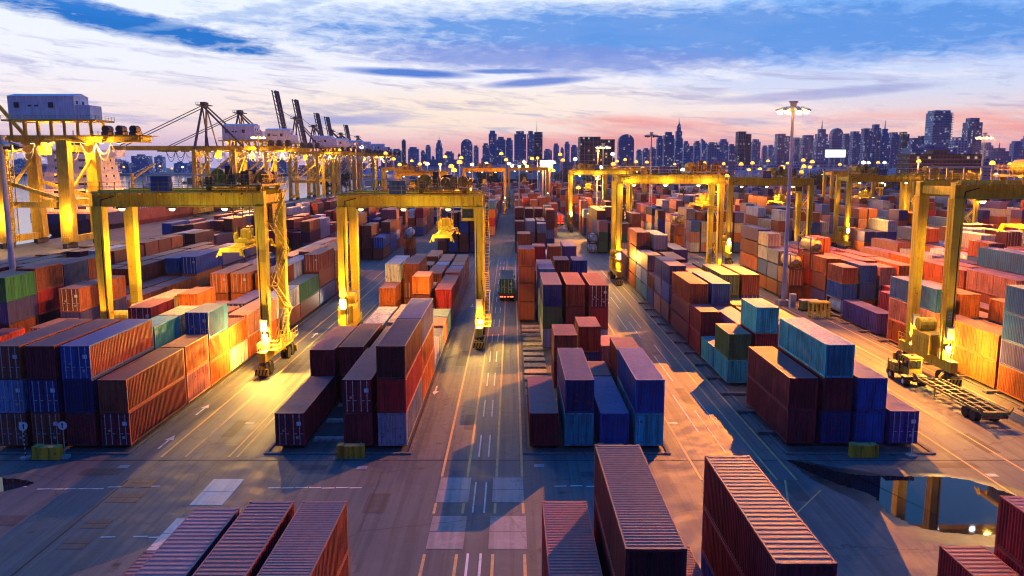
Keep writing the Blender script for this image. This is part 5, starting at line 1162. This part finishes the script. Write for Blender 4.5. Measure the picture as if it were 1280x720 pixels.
def trailer(loc, rz, lab, paint, L=12.4, tail=False, rails=True, grp='container trailers'):
    """skeletal container trailer, its front towards local +Y"""
    t = thing('container_trailer', lab, 'trailer', loc, rz, grp); h = L / 2
    b = MB()
    for x in (-0.5, 0.5): b.box(x - 0.09, x + 0.09, -h, h, 0.98, 1.32)
    b.build('main_rail', paint, t)
    for k in range(9):
        y = -h + 0.25 + k * (L - 0.5) / 8; b = MB(); b.box(-1.2, 1.2, y - 0.09, y + 0.09, 1.1, 1.30); b.build('cross_member', paint, t)
    b = MB()
    for x in (-1.2, 1.2): b.box(x - 0.05, x + 0.05, -h, h, 1.14, 1.34) if rails else None
    for x in (-1, 1):
        for y in (-h, h): b.prism([(x * 1.22, 1.1), (x * 1.22, 1.4), (x * 1.55, 1.85), (x * 1.6, 1.8), (x * 1.3, 1.1)], y - 0.25, y + 0.25, 'y')
    b.build('corner_guide', paint, t)
    b = MB(); b.box(-1.2, 1.2, -h - 0.12, -h, 0.7, 1.3)
    for x in (-0.9, 0.9): b.box(x - 0.06, x + 0.06, h - 3.4, h - 3.2, 0.25, 1.0); b.box(x - 0.2, x + 0.2, h - 3.5, h - 3.1, 0.15, 0.25)
    b.beam((-0.9, h - 3.3, 0.4), (0.9, h - 3.3, 0.9), 0.07); b.build('landing_leg', paint, t)
    for y in (-h + 1.6, -h + 2.9):
        b = MB(); b.box(-0.9, 0.9, y - 0.08, y + 0.08, 0.45, 0.6); ax = b.build('axle', M_MACH, t)
        for x in (-0.92, 0.92): b = MB(); wheel(b, x, y, 0.52, 0.6); b.build('wheel', M_DARK, ax)
    b = MB()
    for x in (-1.05, -0.75, -0.3, 0.3, 0.75, 1.05): b.box(x - 0.12, x + 0.12, -h - 0.15, -h - 0.12, 0.82, 0.98)
    b.build('tail_light', E_RED if tail else M_REDP, t)
    return t
TY = painted('tractor_yellow_paint', (0.66, 0.42, 0.05), 0.4, 0.3); TG = painted('trailer_olive_paint', (0.30, 0.24, 0.05), 0.5, 0.5)
TWP = painted('tractor_white_paint', (0.60, 0.60, 0.56), 0.4, 0.2)
tractor((44.0, 88.6, 0), 0, 'yellow yard tractor coupled to the empty trailer on the right lane', TY)
trailer((44.75, 79.4, 0), 0.0, 'empty skeletal container trailer behind the yellow tractor', TG)
tractor((-29.6, 147, 0), pi, 'small yellow yard truck with headlights on, between the two left cranes', TY, True)
trailer((-0.95, 148.5, 0), 0, 'trailer with red tail lights carrying a green container on the middle road', PM['m'], tail=True)
container(-0.95 - CW / 2, 142.4, 1.42, L4, 2.591, 'g', True, True, 'green container with white door bars riding on the middle road trailer', 'containers riding on trailers')
tractor((-0.95, 156.5, 0), 0, 'yard tractor pulling the green container away down the middle road', TWP)
trailer((19.2, 330, 0), 0, 'far trailer with red tail lights carrying a red container', PM['m'], tail=True)
container(19.2 - CW / 2, 323.9, 1.42, L4, 2.591, 'd', True, False, 'red container on the far trailer with tail lights lit', 'containers riding on trailers')
for i, (x, y) in enumerate(((-121.2, 291), (-120.6, 306), (-121.6, 322), (-119.8, 341), (-117.0, 360))):
    tractor((x, y, 0), pi, f'red yard tractor on the quay road, {NUM[i]} from the near end', M_REDP, grp='red tractors on the quay road')
tractor((-6.0, 500, 0), pi, 'oncoming truck with bright headlights at the end of the middle road', TWP, True)
# ================================================================== BARRIERS AND SIGNS
for (x, y, lab) in ((-38.3, 64.7, 'yellow concrete block in front of the round signs'), (-13.35, 65.0, 'yellow concrete block in front of the maroon containers left of the middle road'),
                    (8.15, 64.9, 'ochre concrete block half hidden behind the tall foreground stack'), (29.2, 65.2, 'ochre concrete block in front of the blue containers by the puddle')):
    b = MB(); b.prism([(-1.1, 0), (1.1, 0), (1.1, 1.05), (0.72, 1.12), (0.68, 1.05), (-0.55, 1.03), (-0.6, 1.12), (-1.08, 1.1)], -0.38, 0.38, 'y'); b.box(-1.14, 1.14, -0.42, 0.42, 0, 0.10)
    o = b.build('concrete_block', M_BLOCKY); o.location = (x, y, 0.01); o.rotation_euler.z = random.uniform(-0.05, 0.05); tag(o, lab, 'barrier', 'coloured concrete blocks before the stacks')
M_SIGNW, t_, b_ = mat('sign_white_face', 0.4); b_.inputs['Base Color'].default_value = (0.75, 0.72, 0.74, 1)
def sign(x, y, rz, striped, lab):
    t = thing('road_sign', lab, 'sign', (x, y, 0.01), rz, 'round signs before the left block')
    b = MB(); b.tube((0, 0, 0.16), (0, 0, 3.1), 0.045, 8); b.build('post', M_WHITEP if striped else M_STEEL, t)
    if striped:
        for k in range(7): b = MB(); b.tube((0, 0, 0.25 + k * 0.36), (0, 0, 0.43 + k * 0.36), 0.052, 8); b.build('stripe', M_DARK, t)
    b = MB(); b.tube((0, 0, 0), (0, 0, 0.16), 0.42, 14); b.build('base', M_CONC, t)
    b = MB(); b.tube((0, -0.07, 2.75), (0, -0.03, 2.75), 0.36, 20); d = b.build('disc', M_SIGNW, t)
    b = MB(); b.box(-0.04, 0.04, -0.08, -0.071, 2.56, 2.86)
    i = len(b.v); b.v += [(-0.12, -0.08, 2.84), (0.12, -0.08, 2.84), (0, -0.08, 3.0)]; b.f.append((i, i + 1, i + 2)); b.m.append(0)
    b.build('arrow', M_DARK, d)
sign(-40.1, 64.6, 1.1, True, 'round sign on a black and white striped post, turned sideways')
sign(-37.0, 64.9, 0.1, False, 'round white sign facing the camera on a thin post')
t = thing('marker_post', 'thin white marker post with round base before the violet doors', 'post', (33.2, 65.2, 0.01))
b = MB(); b.tube((0, 0, 0.14), (0, 0, 2.4), 0.035, 8); b.build('post', M_WHITEP, t); b = MB(); b.tube((0, 0, 0), (0, 0, 0.14), 0.45, 14); b.build('base', M_CONC, t)
# clutter round the tall mast: cabinet, generator, guard frame
t = thing('lighting_cabinet', 'small white electrical cabinet at the foot of the tall mast', 'cabinet', (47.4, 136.4, 0.01))
b = MB(); b.box(-0.5, 0.5, -0.35, 0.35, 0.1, 2.3); b.box(-0.55, 0.55, -0.4, 0.4, 0, 0.1); b.box(-0.55, 0.55, -0.4, 0.4, 2.3, 2.36); b.build('cabinet_body', M_WHITEP, t); b = MB(); b.box(-0.42, 0.42, -0.37, -0.352, 0.2, 2.2); b.build('door', M_STEEL, t)
t = thing('generator', 'green generator with white top beside the tall mast foot', 'generator', (49.2, 133.6, 0.01))
b = MB(); b.box(-1.4, 1.4, -0.8, 0.8, 0.3, 1.7)
for k in range(8): b.box(-1.2 + k * 0.32, -1.05 + k * 0.32, -0.83, -0.8, 0.5, 1.5)
b.build('housing', PM['e'], t); b = MB(); b.box(-1.5, 1.5, -0.9, 0.9, 1.7, 1.8); b.build('canopy', M_WHITEP, t); b = MB(); b.box(-1.5, 1.5, -0.85, 0.85, 0, 0.3); b.build('skid', M_DARK, t)
t = thing('guard_frame', 'yellow steel guard frame on the lane right of the mast foot', 'guard frame', (48.6, 127.5, 0.01))
b = MB()
for x in (-1.3, 0, 1.3):
    for y in (-0.8, 0.8): b.box(x - 0.14, x + 0.14, y - 0.14, y + 0.14, 0, 2.3)
b.box(-1.5, 1.5, -1.0, 1.0, 2.3, 2.55); b.build('frame', M_CRANE, t)
# ================================================================== SHEDS, TREES, CITY
def shed(x, y, L, Wd, h, col, lab, n=9, rz=0):
    t = thing('warehouse', lab, 'warehouse', (x, y, 0), rz, 'sheds beyond the yard'); b = MB()
    b.box(-L / 2, L / 2, -Wd / 2, Wd / 2, 0, h); b.build('wall', M_WHITEP if col != 'r' else PM['k'], t)
    b = MB(); b.prism([(-Wd / 2 - 0.8, h), (0, h + Wd * 0.16), (Wd / 2 + 0.8, h), (Wd / 2 + 0.8, h - 0.4), (-Wd / 2 - 0.8, h - 0.4)], -L / 2 - 0.8, L / 2 + 0.8, 'x')
    for k in range(n): xx = -L / 2 + (k + 0.5) * L / n; b.beam((xx, -Wd / 2 - 0.7, h + 0.14), (xx, 0, h + Wd * 0.16 + 0.15), 0.4)
    b.build('roof', M_ROOF[col], t)
    for k in range(n): xx = -L / 2 + (k + 0.5) * L / n; b = MB(); b.box(xx - L / n * 0.3, xx + L / n * 0.3, -Wd / 2 - 0.06, -Wd / 2 - 0.01, 0.3, h * 0.6); b.build('door', M_MACH if k % 3 else M_STEEL, t)
M_ROOF = {'t': painted('teal_metal_roof', (0.10, 0.26, 0.30), 0.4, 0.2), 'b': painted('blue_metal_roof', (0.08, 0.15, 0.30), 0.4, 0.2), 'g': painted('grey_metal_roof', (0.28, 0.28, 0.31), 0.5, 0.2), 'r': painted('rust_metal_roof', (0.22, 0.11, 0.08), 0.5, 0.3)}
SH = [(250, 700, 120, 40, 9, 't'), (330, 760, 110, 40, 9, 't'), (270, 830, 150, 50, 10, 'b'), (400, 900, 160, 45, 12, 'g'), (240, 620, 80, 30, 8, 'g'), (120, 700, 90, 34, 9, 'r'), (60, 760, 70, 30, 9, 'g'), (10, 840, 120, 40, 9, 'r'),
      (-70, 760, 90, 34, 9, 'g'), (-100, 900, 120, 36, 10, 'b'), (150, 920, 120, 40, 12, 'g'), (190, 520, 60, 26, 8, 'b'), (300, 520, 70, 30, 8, 'r'), (360, 610, 80, 30, 9, 'b'), (60, 1050, 200, 50, 14, 'b'), (470, 760, 120, 40, 10, 'r'), (550, 950, 150, 50, 14, 'g'), (-60, 1150, 140, 40, 14, 'g')]
SH.sort(key=lambda a: a[0] / a[1])
RN = {'t': 'teal', 'b': 'blue', 'g': 'grey', 'r': 'rusty'}
for i, (x, y, L, Wd, h, c) in enumerate(SH): shed(x, y, L, Wd, h, c, f'long low shed with {RN[c]} roof, {nth(i)} from the left beyond the yard', 9)
m_, t, b = mat('leaf_green', 0.7); oi = t.node('ShaderNodeObjectInfo'); tc = t.node('ShaderNodeTexCoord')
t.put(b.inputs['Base Color'], t.mix(t.noise(tc.outputs['Object'], 0.6, 3), (0.035, 0.07, 0.018), (0.08, 0.13, 0.035))); M_LEAF = m_
m_, t, b = mat('bark', 0.9); b.inputs['Base Color'].default_value = (0.08, 0.055, 0.04, 1); M_BARK = m_
TREES = []
for v in range(3):
    r = random.Random(50 + v); tb = MB(); tb.tube((0, 0, 0), (0.3, 0, 5), 0.45, 7, r2=0.28); cl = []
    for k in range(7):
        a = r.uniform(0, 2 * pi); q = (cos(a) * r.uniform(1.5, 4), sin(a) * r.uniform(1.5, 4), r.uniform(6, 11)); tb.tube((0.3, 0, 4 + r.random()), q, 0.2, 5, r2=0.07, caps=False); cl.append(q)
    cl += [(0, 0, 10.5), (1.5, 1, 12)]
    lb = MB()
    for k in range(620):
        c = r.choice(cl); rad = r.uniform(0.6, 2.6); d = Vector((r.gauss(0, 1), r.gauss(0, 1), r.gauss(0, 0.7))).normalized() * rad; p = Vector(c) + d
        u = Vector((r.gauss(0, 1), r.gauss(0, 1), r.gauss(0, 1))).normalized(); w2 = u.cross(Vector((r.gauss(0, 1), r.gauss(0, 1), r.gauss(0, 1)))).normalized(); s_ = r.uniform(0.3, 0.7)
        lb.quad(tuple(p - u * s_), tuple(p - w2 * s_ * 0.7), tuple(p + u * s_), tuple(p + w2 * s_ * 0.7))
    TREES.append((tb.mesh('trunk', M_BARK), lb.mesh('crown', M_LEAF)))
tp_ = []
rt = random.Random(8)
for (cx, cy, n, sp_, s0) in ((180, 505, 9, 14, 1.25), (215, 560, 7, 18, 1.2), (150, 880, 10, 40, 1.5), (120, 800, 7, 25, 1.3), (420, 820, 8, 60, 1.6), (290, 600, 5, 20, 1.2), (-20, 700, 6, 30, 1.3), (-90, 640, 6, 20, 1.2), (70, 620, 5, 18, 1.2), (105, 420, 3, 10, 1.0), (330, 470, 5, 25, 1.2), (560, 860, 6, 60, 1.6)):
    for k in range(n): tp_.append((cx + rt.gauss(0, sp_), cy + rt.gauss(0, 10), s0 * rt.uniform(0.75, 1.2)))
tp_.sort(key=lambda a: a[0] / a[1])
for i, (x, y, s_) in enumerate(tp_):
    t = thing('tree', f'dark broad leaved tree beyond the yard, {nth(i)} from the left', 'tree', (x, y, 0), rt.uniform(0, 6), 'trees beyond the yard'); t.scale = (s_, s_, s_)
    a, b = TREES[i % 3]; add(a, 'trunk', t); add(b, 'crown', t)
def facade(name, wall, glass, cw, ch, lit=0.12, litcol=(1.0, 0.78, 0.45), k=0.62):
    """wall with a real window lay-out: panes are separate glass boxes, here each pane is dark or lit (lamps on indoors)"""
    m, t, b = mat(name, 0.5); tc = t.node('ShaderNodeTexCoord'); x, y, z = t.sep(tc.outputs['Object'])
    geo = t.node('ShaderNodeNewGeometry'); gx, gy, gz = t.sep(geo.outputs['Normal'])
    ax = t.math('ABSOLUTE', gx); u = t.math('ADD', t.math('MULTIPLY', y, t.math('GREATER_THAN', ax, 0.5)), t.math('MULTIPLY', x, t.math('LESS_THAN', ax, 0.5)))
    cu = t.math('DIVIDE', u, cw); cv_ = t.math('DIVIDE', z, ch)
    fu = t.math('FRACT', t.math('ADD', cu, 500.0)); fv = t.math('FRACT', cv_)
    win = t.math('MULTIPLY', t.math('MULTIPLY', t.math('GREATER_THAN', fu, 0.2), t.math('LESS_THAN', fu, 0.85)), t.math('MULTIPLY', t.math('GREATER_THAN', fv, 0.3), t.math('LESS_THAN', fv, 0.85)))
    win = t.math('MULTIPLY', win, t.math('LESS_THAN', t.math('ABSOLUTE', gz), 0.5))
    wn = t.node('ShaderNodeTexWhiteNoise', noise_dimensions='3D'); oi = t.node('ShaderNodeObjectInfo')
    t.put(wn.inputs['Vector'], t.comb(t.math('FLOOR', t.math('ADD', cu, 500.0)), t.math('FLOOR', cv_), t.math('MULTIPLY', oi.outputs['Random'], 91.0)))
    on = t.math('MULTIPLY', win, t.math('LESS_THAN', wn.outputs['Value'], lit))
    va = t.math('MULTIPLY_ADD', oi.outputs['Random'], 0.6, 0.7); hs = t.node('ShaderNodeHueSaturation'); t.put(hs.inputs['Value'], va); t.put(hs.inputs['Color'], t.mix(t.noise(tc.outputs['Object'], 0.08, 3), wall, tuple(c * 0.7 for c in wall)))
    t.put(b.inputs['Base Color'], t.mix(win, hs.outputs[0], glass)); t.put(b.inputs['Roughness'], t.math('MULTIPLY_ADD', win, -0.35, 0.6))
    t.put(b.inputs['Emission Color'], t.mix(t.math('GREATER_THAN', wn.outputs['Value'], lit * 0.35), (0.75, 0.9, 1.0), litcol)); t.put(b.inputs['Emission Strength'], t.math('MULTIPLY', on, k))
    return m
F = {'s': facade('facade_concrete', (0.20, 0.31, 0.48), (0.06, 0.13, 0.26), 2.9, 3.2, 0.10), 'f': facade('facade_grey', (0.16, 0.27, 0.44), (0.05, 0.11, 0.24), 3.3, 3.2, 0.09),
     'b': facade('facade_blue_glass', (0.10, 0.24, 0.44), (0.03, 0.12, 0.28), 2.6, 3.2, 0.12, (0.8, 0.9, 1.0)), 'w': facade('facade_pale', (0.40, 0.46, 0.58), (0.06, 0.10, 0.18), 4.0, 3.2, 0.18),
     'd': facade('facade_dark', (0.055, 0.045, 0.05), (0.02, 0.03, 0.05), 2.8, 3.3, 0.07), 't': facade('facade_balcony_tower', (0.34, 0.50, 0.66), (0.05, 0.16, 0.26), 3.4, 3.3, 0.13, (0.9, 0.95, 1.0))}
F['n'] = F['d']; F['p'] = F['b']; F['r'] = F['f']; F['a'] = F['d']; F['q'] = F['b']; F['l'] = F['s']
M_CONC2 = painted('tower_trim', (0.20, 0.21, 0.25), 0.3, 0.05)
FN = {'s': 'grey concrete tower', 'f': 'flat topped grey tower', 'b': 'blue glass tower', 'w': 'pale wide block', 'd': 'dark square block', 't': 'tall balconied apartment tower', 'n': 'slim needle tower', 'p': 'stepped tower with a spire', 'r': 'round topped tower', 'a': 'dark tower with an antenna', 'q': 'blue tower with a jagged crown', 'l': 'tower with a slanted roof'}
CITY = [(-359,-342,2100,67,'s'),(-316,-291,2000,64,'f'),(-333,-308,2300,65,'s'),(-332,-321,2500,97,'n'),(-251,-226,2000,64,'s'),(-253,-242,2300,61,'s'),(-250,-236,2400,78,'s'),(-212,-193,2300,93,'p'),(-162,-141,2000,54,'f'),(-117,-91,1900,80,'r'),(-102,-89,2200,72,'s'),(-64,-49,1800,68,'s'),(-56,-37,2000,103,'f'),(-35,-15,1900,85,'f'),(-16,2,2100,89,'s'),(5,31,1800,94,'s'),(35,51,1900,98,'f'),(50,68,1850,94,'a'),(89,111,2300,65,'s'),(105,119,2100,75,'s'),(141,150,2400,71,'s'),(140,153,2200,82,'s'),(171,190,2400,78,'s'),(74,112,900,53,'d'),(219,250,1700,84,'r'),(361,377,2400,65,'s'),(348,365,2200,65,'s'),(283,295,1700,58,'f'),(263,274,1500,74,'f'),(266,283,1450,79,'f'),(315,329,1600,100,'q'),(352,363,1700,70,'s'),(449,461,2100,69,'s'),(418,432,1900,76,'s'),(389,401,1700,75,'l'),(331,351,1400,60,'w'),(426,443,1700,74,'s'),(524,538,2000,71,'s'),(354,375,1300,74,'d'),(464,479,1600,71,'s'),(666,678,2200,72,'s'),(619,632,2000,69,'s'),(448,470,1400,74,'b'),(511,525,1500,71,'b'),(491,513,1400,72,'s'),(495,516,1350,84,'p'),(616,638,1600,92,'r'),(601,614,1500,78,'b'),(595,613,1450,80,'b'),(593,608,1400,83,'b'),(630,643,1450,92,'s'),(666,684,1500,91,'p'),(731,750,1600,84,'b'),(705,718,1500,81,'d'),(625,640,1300,64,'s'),(666,682,1350,69,'d'),(580,608,1150,97,'t'),(586,604,1100,59,'w'),(685,706,1250,92,'s'),(739,754,1300,57,'w'),(698,723,1200,49,'p'),(907,924,1500,65,'s'),(928,948,1500,74,'s'),(890,917,1400,60,'b'),(-367,-345,1900,51,'s'),(-467,-435,2200,51,'f')]
rc = random.Random(5)
CITY += [(-262 + k * 9 + rc.randint(-3, 3), -262 + k * 9 + rc.randint(8, 14), 1700 + rc.randint(0, 500), rc.randint(30, 52), 's') for k in range(0, 96, 3)]
CITY.sort(key=lambda a: (a[0] + a[1]) / 2 / a[2])
def slabs(b, x0, x1, y0, y1, z0, z1, st=6.8, pr=0.5):
    z = z0 + st
    while z < z1 - 1: b.box(x0 - pr, x1 + pr, y0 - pr, y0 - 0.01, z, z + 0.45); b.box(x0 - pr, x0 - 0.01, y0, y1, z, z + 0.45); z += st
for i, (x0, x1, y, h, k) in enumerate(CITY):
    wd = max(6, x1 - x0); cx = (x0 + x1) / 2; dp = min(40, max(14, wd * 0.8)); hw, hd = wd / 2, dp / 2
    t = thing('city_building', f'{FN[k]}, {nth(i)} from the left along the skyline', 'building', (cx, y + hd, 0), 0, 'towers of the city skyline')
    b = MB(); tr = MB()
    if k in 'sfw':
        b.box(-hw, hw, -hd, hd, 0, h * 0.93); b.box(-hw * 0.7, hw * 0.6, -hd * 0.8, hd * 0.8, h * 0.93, h); slabs(tr, -hw, hw, -hd, hd, 0, h * 0.93)
        if k == 's': tr.box(-hw * 0.2, hw * 0.1, -hd - 0.8, -hd, 0, h * 0.95)
    elif k in 'bd':
        b.box(-hw, hw * 0.15, -hd, hd, 0, h); b.box(hw * 0.15 + 0.01, hw, -hd * 0.7, hd * 0.9, 0, h * 0.95); slabs(tr, -hw, hw * 0.15, -hd, hd, 0, h)
        for q in range(5): tr.box(-hw + q * wd / 8 - 0.2, -hw + q * wd / 8 + 0.2, -hd - 0.6, -hd - 0.01, 0, h)
    elif k == 'n': b.box(-hw, hw, -hd, hd, 0, h * 0.96); tr.box(-hw * 0.5, hw * 0.5, -2, 2, h * 0.96, h)
    elif k in 'pq':
        b.box(-hw, hw, -hd, hd, 0, h * 0.72); b.box(-hw * 0.8, hw * 0.8, -hd * 0.8, hd * 0.8, h * 0.72, h * 0.86); b.box(-hw * 0.5, hw * 0.5, -hd * 0.5, hd * 0.5, h * 0.86, h * 0.95)
        tr.tube((0, 0, h * 0.95), (0, 0, h * 1.12), 1.2, 6, r2=0.2); slabs(tr, -hw, hw, -hd, hd, 0, h * 0.72)
        if k == 'q': b.prism([(-hw * 0.5, h * 0.95), (hw * 0.5, h * 0.95), (hw * 0.1, h * 1.03), (-hw * 0.15, h * 0.99)], -hd * 0.4, hd * 0.4, 'y')
    elif k == 'r':
        b.box(-hw, hw, -hd, hd, 0, h * 0.82); pts = [(hw * cos(pi * j / 8), h * 0.82 + h * 0.18 * sin(pi * j / 8)) for j in range(9)]; b.prism(pts, -hd, hd, 'y'); slabs(tr, -hw, hw, -hd, hd, 0, h * 0.82)
    elif k == 'a': b.box(-hw, hw, -hd, hd, 0, h); tr.tube((-hw * 0.4, 0, h), (-hw * 0.4, 0, h * 1.26), 0.9, 6, r2=0.2); slabs(tr, -hw, hw, -hd, hd, 0, h)
    elif k == 'l': b.box(-hw, hw, -hd, hd, 0, h * 0.85); b.prism([(-hw, h * 0.85), (hw, h * 0.85), (-hw, h)], -hd, hd, 'y')
    elif k == 't':
        b.box(-hw * 0.9, hw * 0.9, -hd, hd, 0, h * 0.96); b.box(-hw * 0.75, hw * 0.75, -hd * 0.9, hd, h * 0.96, h); z = 4
        while z < h * 0.95:
            for (a, c) in ((-hw, -hw * 0.35), (-hw * 0.2, hw * 0.2), (hw * 0.35, hw)): tr.box(a, c, -hd - 1.6, -hd - 0.01, z, z + 1.2)
            z += 3.3
        tr.box(-hw * 0.92, hw * 0.92, -hd - 1.8, hd, h * 0.955, h * 0.965)
    b.build('tower_body', F[k], t)
    if tr.f: tr.build('ledges', M_CONC2, t)

# long mid-rise blocks and the far river bank
MID = [(288, 342, 600, 31, 'd'), (345, 400, 640, 25, 'w'), (220, 300, 950, 22, 'w'), (300, 420, 1000, 23, 'w'), (60, 100, 1000, 26, 'f'), (-20, 30, 1100, 24, 'w'), (-120, -70, 1150, 30, 'f'), (430, 520, 900, 27, 'w'), (180, 205, 760, 27, 'f'), (395, 440, 820, 40, 'b')]
MID.sort(key=lambda a: a[0] / a[2])
for i, (x0, x1, y, h, k) in enumerate(MID):
    hw = (x1 - x0) / 2; t = thing('mid_rise_building', f'long low {"dark" if k == "d" else "pale" if k == "w" else "grey"} building below the skyline, {nth(i)} from the left', 'building', ((x0 + x1) / 2, y + 10, 0), 0, 'low buildings below the skyline')
    b = MB(); b.box(-hw, hw, -10, 10, 0, h); b.box(-hw * 0.3, hw * 0.1, -5, 5, h, h + 3); b.build('body', F[k], t); b = MB(); slabs(b, -hw, hw, -10, 10, 0, h, 3.4, 0.4); b.build('ledges', M_CONC2, t)
for i in range(34):
    x = -1500 + i * 36 + rc.uniform(-8, 8); y = 1960 + rc.uniform(0, 500); h = rc.choice((14, 20, 26, 34, 44)); k = rc.choice('sfwbd'); hw = rc.uniform(10, 26)
    t = thing('riverside_building', f'small block on the far river bank, {nth(i)} from the left', 'building', (x, y, 0), 0, 'buildings on the far river bank')
    b = MB(); b.box(-hw, hw, -12, 12, 0, h); b.box(-hw * 0.4, hw * 0.3, -8, 8, h, h + 4); b.build('body', F[k], t)
def board(x0, x1, y, z0, z1, lab, m):
    t = thing('billboard', lab, 'billboard', ((x0 + x1) / 2, y, 0)); hw = (x1 - x0) / 2; b = MB()
    for x in (-hw * 0.6, 0, hw * 0.6): b.box(x - 0.5, x + 0.5, 0.5, 1.5, 0, z1)
    b.box(-hw - 0.4, hw + 0.4, 0, 0.5, z0 - 0.4, z1 + 0.4); b.build('frame', M_STEEL, t); b = MB(); b.box(-hw, hw, -0.06, -0.01, z0, z1); b.build('panel', m, t)
E_BB = emit('billboard_panel_light', (0.85, 1.0, 0.92), 2.2)
board(340, 362, 900, 31, 39, 'brightly lit white billboard in front of the towers right of the mast', E_BB)
board(18, 25, 520, 21.5, 26.0, 'small lit white billboard left of the dark office block', E_BB)
# ================================================================== AIR
hz = MB(); hz.box(-4600, 4600, -450, 4700, -5.0, 125)
hm = bpy.data.materials.new('evening_haze'); hm.use_nodes = True; hn = NT(hm.node_tree); hn.n.clear()
vo = hn.node('ShaderNodeVolumePrincipled'); vo.inputs['Color'].default_value = (0.55, 0.66, 0.98, 1); vo.inputs['Density'].default_value = 0.00006; vo.inputs['Anisotropy'].default_value = 0.2
ho = hn.node('ShaderNodeOutputMaterial'); hn.l.new(vo.outputs[0], ho.inputs['Volume'])
o = hz.build('haze', hm); o['kind'] = 'stuff'; tag(o, 'thin evening haze over the harbour and the city', 'haze')
